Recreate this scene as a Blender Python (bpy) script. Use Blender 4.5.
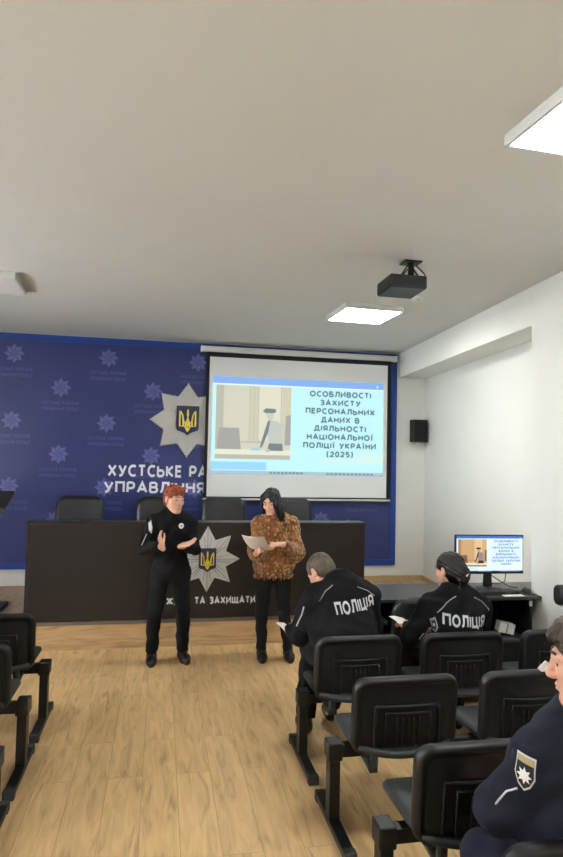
import bpy, bmesh, math, random
import numpy as np
from mathutils import Vector, Matrix
from mathutils.bvhtree import BVHTree
random.seed(4)
for o in list(bpy.data.objects): bpy.data.objects.remove(o)
SC = bpy.context.scene
COL = SC.collection
R = math.radians

# ------------------------------------------------------------------ camera
cam_d = bpy.data.cameras.new('camera'); cam = bpy.data.objects.new('camera', cam_d); COL.objects.link(cam)
def _cam(yaw, pitch, roll, loc):
    cy, sy, cp, sp = math.cos(yaw), math.sin(yaw), math.cos(pitch), math.sin(pitch)
    f = Vector((sy*cp, cy*cp, sp)); r = Vector((cy, -sy, 0)); u = r.cross(f)
    cr, sr = math.cos(roll), math.sin(roll)
    r2 = r*cr + u*sr; u2 = u*cr - r*sr
    m = Matrix((r2, u2, -f)).transposed().to_4x4(); m.translation = loc
    return m
cam.matrix_world = _cam(R(10.93), R(2.87), R(1.23), Vector((0, 0, 1.9)))
cam_d.sensor_fit = 'HORIZONTAL'; cam_d.sensor_width = 36; cam_d.lens = 36*620/563
cam_d.clip_start = .05; cam_d.clip_end = 60
SC.camera = cam

# ------------------------------------------------------------------ world, exposure, daylight
w = bpy.data.worlds.new('world'); SC.world = w; w.use_nodes = True
w.node_tree.nodes['Background'].inputs[0].default_value = (.7, .85, 1, 1)
w.node_tree.nodes['Background'].inputs[1].default_value = .6
SC.view_settings.view_transform = 'Standard'; SC.view_settings.look = 'None'
SC.view_settings.gamma = 1; SC.view_settings.use_curve_mapping = False
SC.view_settings.exposure = 1.36
PANEL_POWER = 17.0        # emission of the ceiling panels
SCREEN_POWER = 0.42
MONITOR_POWER = 0.46
def area(name, loc, rot, sx, sy, power, col):
    l = bpy.data.lights.new(name, 'AREA'); l.shape = 'RECTANGLE'; l.size = sx; l.size_y = sy; l.energy = power; l.color = col
    o = bpy.data.objects.new(name, l); COL.objects.link(o); o.location = loc; o.rotation_euler = rot
    return o
# daylight falling in through the two windows of the left wall (the lamps sit outside the panes)
for yy in (1.2, 5.0):
    area('window_daylight', (-4.45, yy, 1.95), (0, R(-90), 0), 1.7, 2.2, 95, (.95, .97, 1.0))

# ------------------------------------------------------------------ helpers
def tag(o, label=None, cat=None, group=None, kind=None):
    if label: o['label'] = label
    if cat: o['category'] = cat
    if group: o['group'] = group
    if kind: o['kind'] = kind
    return o
def thing(name, label, cat, loc=(0, 0, 0), group=None):
    o = bpy.data.objects.new(name, None); COL.objects.link(o); o.location = loc; o.empty_display_size = .1
    return tag(o, label, cat, group)

def mat(name, col, rough=.5, metal=0., spec=.5, noise=0., nscale=8., bump=0., bscale=60., emit=0., stretch=(1, 1, 1), sheen=0., coat=0.):
    m = bpy.data.materials.new(name); m.use_nodes = True
    nt = m.node_tree; N = nt.nodes; L = nt.links
    b = N['Principled BSDF']
    b.inputs['Base Color'].default_value = (*col, 1); b.inputs['Roughness'].default_value = rough
    b.inputs['Metallic'].default_value = metal; b.inputs['Specular IOR Level'].default_value = spec
    if sheen: b.inputs['Sheen Weight'].default_value = sheen
    if coat: b.inputs['Coat Weight'].default_value = coat
    tc = N.new('ShaderNodeTexCoord'); mp = N.new('ShaderNodeMapping'); mp.inputs['Scale'].default_value = stretch
    L.new(tc.outputs['Object'], mp.inputs['Vector'])
    if noise:
        n = N.new('ShaderNodeTexNoise'); n.inputs['Scale'].default_value = nscale; n.inputs['Detail'].default_value = 4
        L.new(mp.outputs[0], n.inputs['Vector'])
        r = N.new('ShaderNodeValToRGB')
        r.color_ramp.elements[0].position = .3; r.color_ramp.elements[1].position = .7
        r.color_ramp.elements[0].color = (*[c*(1-noise) for c in col], 1)
        r.color_ramp.elements[1].color = (*[min(1, c*(1+noise)) for c in col], 1)
        L.new(n.outputs['Fac'], r.inputs[0]); L.new(r.outputs[0], b.inputs['Base Color'])
        if emit: L.new(r.outputs[0], b.inputs['Emission Color'])
    if bump:
        n2 = N.new('ShaderNodeTexNoise'); n2.inputs['Scale'].default_value = bscale; n2.inputs['Detail'].default_value = 3
        L.new(mp.outputs[0], n2.inputs['Vector'])
        bp = N.new('ShaderNodeBump'); bp.inputs['Strength'].default_value = bump; bp.inputs['Distance'].default_value = .01
        L.new(n2.outputs['Fac'], bp.inputs['Height']); L.new(bp.outputs[0], b.inputs['Normal'])
    if emit:
        b.inputs['Emission Strength'].default_value = emit
        if not noise: b.inputs['Emission Color'].default_value = (*col, 1)
    return m
def srgb(r, g, b):
    f = lambda c: (c/255/12.92) if c/255 <= .04045 else ((c/255+.055)/1.055)**2.4
    return (f(r), f(g), f(b))

def mesh_obj(name, verts, faces, mats, parent=None, midx=None, smooth=False, bevel=0, bseg=2):
    me = bpy.data.meshes.new(name); me.from_pydata([tuple(v) for v in verts], [], [tuple(f) for f in faces])
    if not isinstance(mats, (list, tuple)): mats = [mats]
    for m in mats: me.materials.append(m)
    if midx is not None: me.polygons.foreach_set('material_index', midx)
    me.polygons.foreach_set('use_smooth', [smooth]*len(me.polygons)); me.update()
    o = bpy.data.objects.new(name, me); COL.objects.link(o)
    if parent: o.parent = parent
    if bevel:
        md = o.modifiers.new('bevel', 'BEVEL'); md.width = bevel; md.segments = bseg; md.limit_method = 'ANGLE'; md.harden_normals = False
    return o
class MB:
    def __init__(s): s.v = []; s.f = []; s.m = []
    def add(s, vs, fs, m=0):
        n = len(s.v); s.v += [Vector(v) for v in vs]; s.f += [[i+n for i in f] for f in fs]; s.m += [m]*len(fs); return s
    def box(s, lo, hi, m=0, rz=0, piv=None):
        (a, b, c), (d, e, f) = lo, hi
        vs = [Vector(p) for p in ((a,b,c),(d,b,c),(d,e,c),(a,e,c),(a,b,f),(d,b,f),(d,e,f),(a,e,f))]
        if rz:
            pv = Vector(piv) if piv else Vector(((a+d)/2, (b+e)/2, 0)); M = Matrix.Rotation(rz, 3, 'Z')
            vs = [pv + M @ (v-pv) for v in vs]
        return s.add(vs, [(3,2,1,0),(4,5,6,7),(0,1,5,4),(1,2,6,5),(2,3,7,6),(3,0,4,7)], m)
    def obox(s, c, ax, ay, az, m=0):      # oriented box from half axes
        c, ax, ay, az = map(Vector, (c, ax, ay, az))
        vs = [c+ax*i+ay*j+az*k for k in (-1, 1) for i, j in ((-1,-1),(1,-1),(1,1),(-1,1))]
        return s.add(vs, [(3,2,1,0),(4,5,6,7),(0,1,5,4),(1,2,6,5),(2,3,7,6),(3,0,4,7)], m)
    def poly(s, pts, m=0): return s.add(pts, [list(range(len(pts)))], m)
    def prism(s, out, o, U, V, N, d0, d1, m=0):
        o, U, V, N = map(Vector, (o, U, V, N)); n = len(out)
        vs = [o+U*x+V*y+N*d0 for x, y in out] + [o+U*x+V*y+N*d1 for x, y in out]
        fs = [list(range(n))[::-1], list(range(n, 2*n))] + [(i, (i+1) % n, n+(i+1) % n, n+i) for i in range(n)]
        return s.add(vs, fs, m)
    def tube(s, pts, r, n=8, m=0, cap=True):
        pts = [Vector(p) for p in pts]; rs = r if isinstance(r, (list, tuple)) else [r]*len(pts)
        vs = []; up = None
        for i, p in enumerate(pts):
            t = (pts[min(i+1, len(pts)-1)] - pts[max(i-1, 0)]).normalized()
            if up is None: up = Vector((0, 0, 1)) if abs(t.z) < .9 else Vector((1, 0, 0))
            a = t.cross(up).normalized(); b = a.cross(t).normalized(); up = b
            vs += [p + (a*math.cos(k*2*math.pi/n) + b*math.sin(k*2*math.pi/n))*rs[i] for k in range(n)]
        fs = [(i*n+k, i*n+(k+1) % n, (i+1)*n+(k+1) % n, (i+1)*n+k) for i in range(len(pts)-1) for k in range(n)]
        if cap: fs += [list(range(n))[::-1], [(len(pts)-1)*n+k for k in range(n)]]
        return s.add(vs, fs, m)
    def loft(s, rings, m=0, cap0=True, cap1=True):
        n = len(rings[0]); vs = [p for r in rings for p in r]
        fs = [(i*n+k, i*n+(k+1) % n, (i+1)*n+(k+1) % n, (i+1)*n+k) for i in range(len(rings)-1) for k in range(n)]
        if cap0: fs.append(list(range(n))[::-1])
        if cap1: fs.append([(len(rings)-1)*n+k for k in range(n)])
        return s.add(vs, fs, m)
    def lathe(s, prof, c, n=20, m=0):
        c = Vector(c)
        return s.loft([[c+Vector((r*math.cos(k*2*math.pi/n), r*math.sin(k*2*math.pi/n), z)) for k in range(n)] for r, z in prof], m)
    def build(s, name, mats, parent=None, smooth=False, bevel=0, bseg=2):
        return mesh_obj(name, s.v, s.f, mats, parent, s.m, smooth, bevel, bseg)
def rrect(w, h, r, n=5):
    out = []
    for cx, cy, a0 in ((w/2-r, h/2-r, 0), (-w/2+r, h/2-r, 90), (-w/2+r, -h/2+r, 180), (w/2-r, -h/2+r, 270)):
        out += [(cx+r*math.cos(R(a0+90*k/n)), cy+r*math.sin(R(a0+90*k/n))) for k in range(n+1)]
    return out
# ------------------------------------------------------------------ stroke lettering
def _arc(cx, cy, rx_, ry_, a0, a1, n=10): return [(cx+rx_*math.cos(R(a0+(a1-a0)*i/n)), cy+ry_*math.sin(R(a0+(a1-a0)*i/n))) for i in range(n+1)]
def _bowl(y0, y1, wd_): r_ = (y1-y0)/2; return [(0, y1), (wd_-r_*.8, y1)] + _arc(wd_-r_*.8, (y0+y1)/2, r_*.8, r_, 90, -90, 8) + [(0, y0)]
GL = {
 'А': (.74, [[(0, 0), (.37, 1), (.74, 0)], [(.14, .3), (.6, .3)]]), 'Б': (.6, [[(.55, 1), (0, 1), (0, 0)], _bowl(0, .57, .6)]),
 'В': (.6, [[(0, 0), (0, 1)], _bowl(.52, 1, .55), _bowl(0, .52, .6)]), 'Г': (.5, [[(0, 0), (0, 1), (.5, 1)]]),
 'Д': (.78, [[(.14, .06), (.26, 1), (.62, 1), (.62, .06)], [(0, -.2), (0, .04), (.78, .04), (.78, -.2)]]),
 'Е': (.5, [[(.5, 1), (0, 1), (0, 0), (.5, 0)], [(0, .52), (.45, .52)]]),
 'Ж': (1., [[(.5, 0), (.5, 1)], [(0, 1), (.46, .5), (0, 0)], [(1, 1), (.54, .5), (1, 0)]]),
 'З': (.54, [[(0, .88)] + _arc(.24, .76, .26, .24, 120, -90, 8) + [(.14, .52)], [(.14, .52)] + _arc(.24, .26, .3, .26, 90, -125, 8)[0:] ]),
 'И': (.66, [[(0, 1), (0, .03), (.66, .97), (.66, 0)]]), 'Й': (.66, [[(0, 1), (0, .03), (.66, .97), (.66, 0)], _arc(.33, 1.26, .16, .1, 180, 360, 6)]),
 'І': (.0, [[(0, 0), (0, 1)]]), 'Ї': (.2, [[(.1, 0), (.1, 1)], [(-.06, 1.2), (.05, 1.2)], [(.15, 1.2), (.26, 1.2)]]),
 'К': (.6, [[(0, 0), (0, 1)], [(.58, 1), (.08, .5), (.6, 0)]]), 'Л': (.66, [[(-.05, .02), (.1, .1), (.17, .5), (.19, 1), (.66, 1), (.66, 0)]]),
 'М': (.86, [[(0, 0), (.06, 1), (.43, .25), (.8, 1), (.86, 0)]]), 'Н': (.64, [[(0, 0), (0, 1)], [(.64, 0), (.64, 1)], [(0, .52), (.64, .52)]]),
 'О': (.8, [_arc(.4, .5, .4, .5, 0, 360, 20)]), 'П': (.64, [[(0, 0), (0, 1), (.64, 1), (.64, 0)]]), 'Р': (.56, [[(0, 0), (0, 1)], _bowl(.4, 1, .56)]),
 'С': (.62, [_arc(.4, .5, .4, .5, 52, 308, 14)]), 'Т': (.62, [[(0, 1), (.62, 1)], [(.31, 1), (.31, 0)]]),
 'У': (.66, [[(0, 1), (.34, .34)], [(.66, 1), (.3, .12), (.2, .02), (.04, 0)]]), 'Х': (.68, [[(0, 0), (.68, 1)], [(0, 1), (.68, 0)]]),
 'Ц': (.72, [[(0, 1), (0, .04), (.72, .04), (.72, -.2)], [(.6, .04), (.6, 1)]]), 'Щ': (1.02, [[(0, 1), (0, .04), (1.02, .04), (1.02, -.2)], [(.45, .04), (.45, 1)], [(.9, .04), (.9, 1)]]),
 'Ш': (.9, [[(0, 1), (0, .04), (.9, .04), (.9, 1)], [(.45, .04), (.45, 1)]]),
 'Ь': (.58, [[(0, 1), (0, 0)], _bowl(0, .57, .58)]), 'Я': (.56, [[(.56, 0), (.56, 1)], [(.56-x, y) for x, y in _bowl(.42, 1, .56)], [(.3, .42), (0, 0)]]),
 '2': (.54, [_arc(.27, .74, .26, .26, 165, -20, 8) + [(.44, .5), (.0, .03), (.56, .03)]]), '0': (.54, [_arc(.27, .5, .27, .5, 0, 360, 16)]),
 '5': (.54, [[(.5, 1), (.08, 1), (.04, .55)] + _arc(.25, .3, .29, .3, 105, -130, 9)]), '(': (.24, [_arc(.44, .48, .4, .82, 128, 232, 12)]), ')': (.24, [_arc(-.2, .48, .4, .82, 52, -52, 12)]), ' ': (.25, []),
}
def stroke_text(body, s=.18, gap=.17):
    vs, fs = [], []; x = s/2; lay = [0]
    def rib(pts):
        pts = [Vector((a, b)) for a, b in pts]; q = [pts[0]]; lay[0] = (lay[0]+1) % 5
        for p in pts[1:]:
            if (p-q[-1]).length > 1e-4: q.append(p)
        pts = q; closed = (pts[0]-pts[-1]).length < 1e-3 and len(pts) > 3
        if closed: pts = pts[:-1]
        n = len(pts); base = len(vs)
        for i, p in enumerate(pts):
            a = (p-pts[i-1]) if (i or closed) else None; b = (pts[(i+1) % n]-p) if (i < n-1 or closed) else None
            a = (a or b).normalized(); b = (b or a).normalized() if b is not None else a
            na, nb = Vector((-a.y, a.x)), Vector((-b.y, b.x)); m_ = na+nb
            m_ = na if m_.length < .3 else m_.normalized(); k = 1/max(.45, m_.dot(na))
            vs.append((p+m_*k*s/2).to_3d()+Vector((0, 0, lay[0]))); vs.append((p-m_*k*s/2).to_3d()+Vector((0, 0, lay[0])))
        for i in range(n if closed else n-1):
            j = (i+1) % n; fs.append([base+2*i+1, base+2*j+1, base+2*j, base+2*i])
    for line_i, line in enumerate(body.split('\n')):
        x = s/2
        for ch in line:
            wd_, st_ = GL[ch]
            for l in st_: rib([(x+a, b*(1-s)+s/2 - 1.7*line_i) for a, b in l])
            x += wd_+s+gap*.8
    return vs, fs
def fit_text(body, width, height=None, bold=.18, line=None):
    """lettering scaled to a width and a cap height; origin at the lower left of the capitals"""
    vs, fs = stroke_text(body, bold)
    x0, x1 = min(v.x for v in vs), max(v.x for v in vs); sx = width/(x1-x0); sy = height if height else sx
    return [Vector(((v.x-x0)*sx, v.y*sy, v.z*.00025*min(1, sy/.05))) for v in vs], fs
def put_text(mb, geo, o, U, V, N, d, m=0):
    vs, fs = geo; o, U, V, N = map(Vector, (o, U, V, N))
    mb.add([o+U*v.x+V*v.y+N*(d+v.z) for v in vs], fs, m)
X, Y, Z = Vector((1, 0, 0)), Vector((0, 1, 0)), Vector((0, 0, 1))

# ------------------------------------------------------------------ materials
M = {}
M['wall'] = mat('wall_paint', srgb(226, 226, 220), .75, spec=.25, noise=.012, nscale=3, bump=.04, bscale=240)
M['ceil'] = mat('ceiling_paint', srgb(212, 212, 208), .8, spec=.2, noise=.01, nscale=2, bump=.03, bscale=200)
M['white'] = mat('white_plastic', srgb(228, 228, 226), .4)
M['black'] = mat('black_powder_coat', srgb(15, 16, 17), .45, bump=.05, bscale=400)
M['shell'] = mat('black_chair_shell', srgb(21, 22, 24), .45, spec=.4, bump=.08, bscale=500)
M['pad'] = mat('charcoal_vinyl', srgb(50, 54, 55), .5, spec=.35, noise=.06, nscale=20, bump=.1, bscale=300)
M['leather'] = mat('black_leather', srgb(34, 35, 38), .4, spec=.5, noise=.1, nscale=9, bump=.15, bscale=120)
M['rubber'] = mat('grey_rubber', srgb(52, 54, 56), .7)
M['desk'] = mat('dark_wenge', srgb(44, 38, 36), .42, spec=.4, noise=.12, nscale=6, stretch=(.6, .6, 14), bump=.03, bscale=80)
M['tabletop'] = mat('dark_table_laminate', srgb(46, 46, 48), .28, spec=.5, noise=.05, nscale=10)
M['tableblack'] = mat('black_laminate', srgb(16, 16, 18), .5)
M['darkplastic'] = mat('dark_plastic', srgb(28, 29, 31), .4)
M['teal'] = mat('projector_plastic', srgb(62, 74, 76), .45)
M['teal_dark'] = mat('projector_dark_plastic', srgb(30, 36, 38), .45)
M['silver'] = mat('silver_relief', srgb(226, 224, 218), .4, metal=.0, spec=.6)
M['silver2'] = mat('silver_plate', srgb(206, 206, 202), .45, metal=.0)
M['shield'] = mat('shield_blue', srgb(42, 48, 84), .4)
M['gold'] = mat('trident_gold', srgb(226, 200, 84), .4, metal=.2)
M['groove'] = mat('groove_grey', srgb(120, 120, 118), .6)
M['letter'] = mat('white_lettering', srgb(235, 237, 242), .5)
M['frameblue'] = mat('banner_frame_blue', srgb(24, 66, 150), .35, spec=.5, noise=.04, nscale=5)
M['paper'] = mat('paper_white', srgb(232, 228, 222), .8, spec=.1, noise=.01, nscale=30)
M['paperprint'] = mat('print_grey', srgb(150, 146, 144), .8)
M['metal'] = mat('galvanised_metal', srgb(150, 152, 154), .4, metal=.8)
M['alu'] = mat('painted_case', srgb(214, 216, 212), .35)

def wood(name, along, base, tone, pw=.2, pl=1.29, off=(0, 0), vertical=False):
    m = bpy.data.materials.new(name); m.use_nodes = True; nt = m.node_tree; N = nt.nodes; L = nt.links; b = N['Principled BSDF']
    b.inputs['Roughness'].default_value = .38; b.inputs['Specular IOR Level'].default_value = .4
    tc = N.new('ShaderNodeTexCoord'); mp = N.new('ShaderNodeMapping')
    L.new(tc.outputs['Object'], mp.inputs[0])
    if vertical: mp.inputs['Rotation'].default_value = (R(90), R(90), 0)
    else: mp.inputs['Rotation'].default_value = (0, 0, R(90))
    mp.inputs['Location'].default_value = (off[0], off[1], 0)
    br = N.new('ShaderNodeTexBrick'); L.new(mp.outputs[0], br.inputs['Vector'])
    br.offset = .37; br.offset_frequency = 2; br.squash = 1
    br.inputs['Scale'].default_value = 1; br.inputs['Brick Width'].default_value = pl; br.inputs['Row Height'].default_value = pw
    br.inputs['Mortar Size'].default_value = .0016; br.inputs['Mortar Smooth'].default_value = .3; br.inputs['Bias'].default_value = 0
    br.inputs['Color1'].default_value = (.25, .25, .25, 1); br.inputs['Color2'].default_value = (.75, .75, .75, 1); br.inputs['Mortar'].default_value = (0, 0, 0, 1)
    # grain, streched along the plank, shifted per plank
    sh = N.new('ShaderNodeVectorMath'); sh.operation = 'MULTIPLY_ADD'
    L.new(br.outputs['Color'], sh.inputs[0]); sh.inputs[1].default_value = (7.3, 5.1, 3.7); L.new(mp.outputs[0], sh.inputs[2])
    m2 = N.new('ShaderNodeMapping'); m2.inputs['Scale'].default_value = (1.3, 9, 1); L.new(sh.outputs[0], m2.inputs[0])
    n1 = N.new('ShaderNodeTexNoise'); n1.inputs['Scale'].default_value = 2.4; n1.inputs['Detail'].default_value = 6; n1.inputs['Distortion'].default_value = .9
    L.new(m2.outputs[0], n1.inputs['Vector'])
    r1 = N.new('ShaderNodeValToRGB'); e = r1.color_ramp.elements
    e[0].position = .28; e[0].color = (*[c*.58 for c in base], 1); e[1].position = .62; e[1].color = (*base, 1)
    x = e.new(.43); x.color = (*[c*.84 for c in base], 1)
    L.new(n1.outputs['Fac'], r1.inputs[0])
    # knots
    m3 = N.new('ShaderNodeMapping'); m3.inputs['Scale'].default_value = (1.5, 4.2, 1); L.new(sh.outputs[0], m3.inputs[0])
    vo = N.new('ShaderNodeTexVoronoi'); vo.inputs['Scale'].default_value = 1.0; L.new(m3.outputs[0], vo.inputs['Vector'])
    rk = N.new('ShaderNodeValToRGB'); rk.color_ramp.elements[0].color = (.42, .34, .28, 1); rk.color_ramp.elements[0].position = .02
    rk.color_ramp.elements[1].color = (1, 1, 1, 1); rk.color_ramp.elements[1].position = .17; L.new(vo.outputs['Distance'], rk.inputs[0])
    mk = N.new('ShaderNodeMix'); mk.data_type = 'RGBA'; mk.blend_type = 'MULTIPLY'; mk.inputs['Factor'].default_value = .55
    L.new(r1.outputs[0], mk.inputs['A']); L.new(rk.outputs[0], mk.inputs['B'])
    # tone per plank
    rt = N.new('ShaderNodeValToRGB'); rt.color_ramp.elements[0].color = (.90, .87, .83, 1); rt.color_ramp.elements[1].color = (1.08, 1.06, 1.03, 1)
    rt.color_ramp.elements[0].position = .2; rt.color_ramp.elements[1].position = .8
    L.new(br.outputs['Color'], rt.inputs[0])
    mt = N.new('ShaderNodeMix'); mt.data_type = 'RGBA'; mt.blend_type = 'MULTIPLY'; mt.inputs['Factor'].default_value = 1
    L.new(mk.outputs['Result'], mt.inputs['A']); L.new(rt.outputs[0], mt.inputs['B'])
    mm = N.new('ShaderNodeMix'); mm.data_type = 'RGBA'; L.new(br.outputs['Fac'], mm.inputs['Factor'])
    L.new(mt.outputs['Result'], mm.inputs['A']); mm.inputs['B'].default_value = (*[c*.5 for c in base], 1)
    L.new(mm.outputs['Result'], b.inputs['Base Color'])
    bp = N.new('ShaderNodeBump'); bp.inputs['Strength'].default_value = .12; bp.inputs['Distance'].default_value = .004
    L.new(n1.outputs['Fac'], bp.inputs['Height']); L.new(bp.outputs[0], b.inputs['Normal'])
    return m
M['floor'] = wood('oak_laminate', 'Y', srgb(216, 182, 132), None, .2, 1.29, (0, .05))
M['riser'] = wood('oak_riser', 'Z', srgb(216, 182, 138), None, .2, 1.29, (.2, .05), vertical=True)
M['stage'] = wood('oak_stage', 'Y', srgb(190, 160, 128), None, .2, 1.29, (.4, .1))
M['oakstrip'] = mat('oak_strip', srgb(190, 160, 112), .45, noise=.1, nscale=9, stretch=(1, 8, 8))

# ------------------------------------------------------------------ setting
BW = 8.18                      # back wall
CH = 3.42                      # ceiling height
LW, FW = -4.2, -2.6            # left wall, rear wall
wx = lambda y: 3.245 - .053*(BW-y)        # face of the beam and of the near right wall
rx = lambda y: 3.635 - .066*(BW-y)        # recessed face of the right wall
RE = 4.73                      # near end of the recess
S = lambda o: tag(o, kind='structure')
S(MB().box((LW-.2, FW-.2, -.12), (4.2, BW+.2, 0)).build('floor', M['floor']))
S(MB().box((LW-.2, FW-.2, CH), (4.2, BW+.2, CH+.12)).build('ceiling', M['ceil']))
S(MB().box((LW-.2, BW, -.1), (4.2, BW+.2, CH+.1)).build('wall_back', M['wall']))
S(MB().box((LW-.2, FW-.2, -.1), (4.2, FW, CH+.1)).build('wall_rear', M['wall']))
wl = MB()
ys = [(FW-.2, .1), (2.3, 3.9), (6.1, BW+.2)]
for a, b in ys: wl.box((LW-.2, a, -.1), (LW, b, CH+.1))
for a, b in ((.1, 2.3), (3.9, 6.1)):
    wl.box((LW-.2, a, -.1), (LW, b, 1.05)); wl.box((LW-.2, a, 2.85), (LW, b, CH+.1))
S(wl.build('wall_left', M['wall']))
M['glass'] = mat('window_glass', (1, 1, 1), .02); M['glass'].node_tree.nodes['Principled BSDF'].inputs['Transmission Weight'].default_value = 1
for i, (a, b) in enumerate(((.1, 2.3), (3.9, 6.1))):
    f = MB()
    for lo, hi in (((-.12, a, 1.05), (-.05, a+.06, 2.85)), ((-.12, b-.06, 1.05), (-.05, b, 2.85)), ((-.12, a, 1.05), (-.05, b, 1.11)), ((-.12, a, 2.79), (-.05, b, 2.85)), ((-.12, (a+b)/2-.03, 1.05), (-.05, (a+b)/2+.03, 2.85))):
        f.box((LW+lo[0], lo[1], lo[2]), (LW+hi[0], hi[1], hi[2]))
    wo = S(f.build('window_%d' % (i+1), M['white']))
    MB().box((LW-.09, a+.05, 1.1), (LW-.084, b-.05, 2.8)).build('pane', M['glass'], wo)
# right wall: recess with a beam over it, near part flush with the beam
wr = MB()
def quadwall(fx, y0, y1, z0, z1): wr.prism([(fx(y0), y0), (4.2, y0), (4.2, y1), (fx(y1), y1)], (0, 0, 0), X, Y, Z, z0, z1)
quadwall(wx, FW-.1, RE, -.05, CH+.05)
quadwall(rx, RE, BW+.1, -.05, CH+.05)
quadwall(wx, RE-.01, BW+.1, 3.085, CH+.05)
S(wr.build('wall_right', M['wall']))
# stage
SH, SF = .27, 6.43
S(MB().prism([(LW, SF), (rx(SF), SF), (rx(BW), BW), (LW, BW)], (0, 0, 0), X, Y, Z, 0, SH).build('floor_stage', M['stage']))
S(MB().box((LW, SF-.014, 0), (rx(SF), SF, SH-.012)).build('trim_1', M['riser']))
S(MB().box((LW, SF-.022, SH-.03), (rx(SF), SF+.03, SH+.004)).build('trim_2', mat('grey_nosing', srgb(118, 108, 98), .4, noise=.05)))
S(MB().box((LW, BW-.012, SH), (-1.2, BW, SH+.012)).build('baseboard_back', M['oakstrip']))
S(MB().box((2.0, BW-.03, SH), (rx(BW)-.01, BW, SH+.07)).build('trim_3', M['oakstrip']))
S(MB().prism([(rx(5.6)-.03, 5.6), (rx(5.6), 5.6), (rx(BW), BW-.03), (rx(BW)-.03, BW-.03)], (0, 0, 0), X, Y, Z, SH, SH+.07).build('trim_4', M['oakstrip']))
S(MB().prism([(wx(FW)-.012, FW), (wx(FW), FW), (wx(RE), RE), (wx(RE)-.012, RE)], (0, 0, 0), X, Y, Z, 0, .07).build('baseboard_right', M['oakstrip']))
S(MB().box((LW, FW, 0), (LW+.012, SF-.03, .07)).build('baseboard_left', M['oakstrip']))

# ------------------------------------------------------------------ ceiling lights
M['lit'] = mat('lit_diffuser', (.97, 1, .965), .4, emit=PANEL_POWER)
M['unlit'] = mat('unlit_diffuser', srgb(226, 222, 218), .5)
pa = R(-3.2)
def panel(x, y, lit, label, group=None):
    t = thing('ceiling_light', label, 'ceiling light', (x, y, CH), group); t.rotation_euler.z = -pa
    f = MB(); h = .3
    for lo, hi in (((-h, -h), (-h+.018, h)), ((h-.018, -h), (h, h)), ((-h+.018, -h), (h-.018, -h+.018)), ((-h+.018, h-.018), (h-.018, h))):
        f.box((*lo, -.055), (*hi, 0))
    f.build('frame', M['alu'], t)
    MB().box((-h+.018, -h+.018, -.05), (h-.018, h-.018, -.043)).build('diffuser', M['lit'] if lit else M['unlit'], t)
panel(1.83, 2.275, True, 'lit square ceiling panel at the right edge, nearest the camera')
panel(1.975, 5.95, True, 'lit square ceiling panel above the projection screen, beyond the projector')
panel(-1.56, 5.74, False, 'unlit square ceiling panel above the left part of the banner')
panel(1.65, -1.35, True, 'added lit square ceiling panel behind the camera, out of view')  # unseen panel, added only for the light it gives the room
t = thing('smoke_detector', 'small round white detector on ceiling beside the far lit panel', 'smoke detector', (2.26, 5.3, CH))
MB().lathe([(.05, 0), (.05, -.012), (.042, -.022)], (0, 0, 0)).build('base', M['white'], t, True)
MB().lathe([(.034, -.02), (.032, -.036), (.012, -.042)], (0, 0, 0)).build('sensor_cap', M['silver2'], t, True)

# ------------------------------------------------------------------ star emblem
def star_relief(mb, c, U, V, N, Rr, rn, strips=5, depth=.03, m=0, mg=None):
    c, U, V, N = map(Vector, (c, U, V, N))
    a8 = math.pi/8
    for k in range(8):
        a = k*math.pi/4; A = U*math.sin(a)+V*math.cos(a); B = U*math.cos(a)-V*math.sin(a)
        tn = rn*math.sin(a8); wst = tn/(strips+.5)
        for j in range(-strips, strips+1):
            t0, t1, tc = (j-.5)*wst, (j+.5)*wst, j*wst
            end = Rr - abs(tc)*(Rr-rn*math.cos(a8))/tn
            endr = end - wst*.9
            hgt = depth*(1-.55*abs(tc)/tn)
            P = lambda s_, t_, d_: c + A*s_ + B*t_ + N*d_
            s0 = 0 if j == 0 else abs(tc)/math.tan(a8)*.9
            vs = [P(s0, t0, hgt*.55), P(endr, t0, .006), P(end, tc, .006), P(endr, t1, .006), P(s0, t1, hgt*.55), P(s0, tc, hgt), P(endr, tc, hgt*.55),
                  P(s0, t0, 0), P(endr, t0, 0), P(end, tc, 0), P(endr, t1, 0), P(s0, t1, 0)]
            mb.add(vs, [(0, 1, 6, 5), (1, 2, 6), (2, 3, 6), (3, 4, 5, 6), (7, 8, 1, 0), (8, 9, 2, 1), (9, 10, 3, 2), (10, 11, 4, 3)], m)
def star_facets(mb, c, U, V, N, Rr, rn, depth=.02, m=0, mg=1):
    c, U, V, N = map(Vector, (c, U, V, N)); pts = []
    for k in range(16):
        a = k*math.pi/8; r = Rr if k % 2 == 0 else rn
        pts.append((r*math.sin(a), r*math.cos(a)))
    for k in range(16):
        p, q = pts[k], pts[(k+1) % 16]
        P = lambda z, d: c+U*z[0]+V*z[1]+N*d
        dp = .004; 
        mb.add([P((0, 0), depth), P(p, dp), P(q, dp)], [(0, 1, 2)], m)
        mb.add([P(p, 0), P(q, 0), P(q, dp), P(p, dp)], [(0, 1, 2, 3)], m)
    for k in range(0, 16, 2):       # engraved axis lines
        a = k*math.pi/8; d = Vector((math.sin(a), math.cos(a))); 
        mb.tube([c+U*d.x*.02+V*d.y*.02+N*depth*.97, c+U*d.x*Rr*.97+V*d.y*Rr*.97+N*.005], [.0035, .002], 5, mg)
        for s in (-1, 1):
            b = a+s*math.pi/16*.9; e = Vector((math.sin(b), math.cos(b)))
            mb.tube([c+U*e.x*.1+V*e.y*.1+N*depth*.72, c+U*e.x*rn*1.12+V*e.y*rn*1.12+N*.006], [.0025, .0015], 4, mg)
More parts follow.
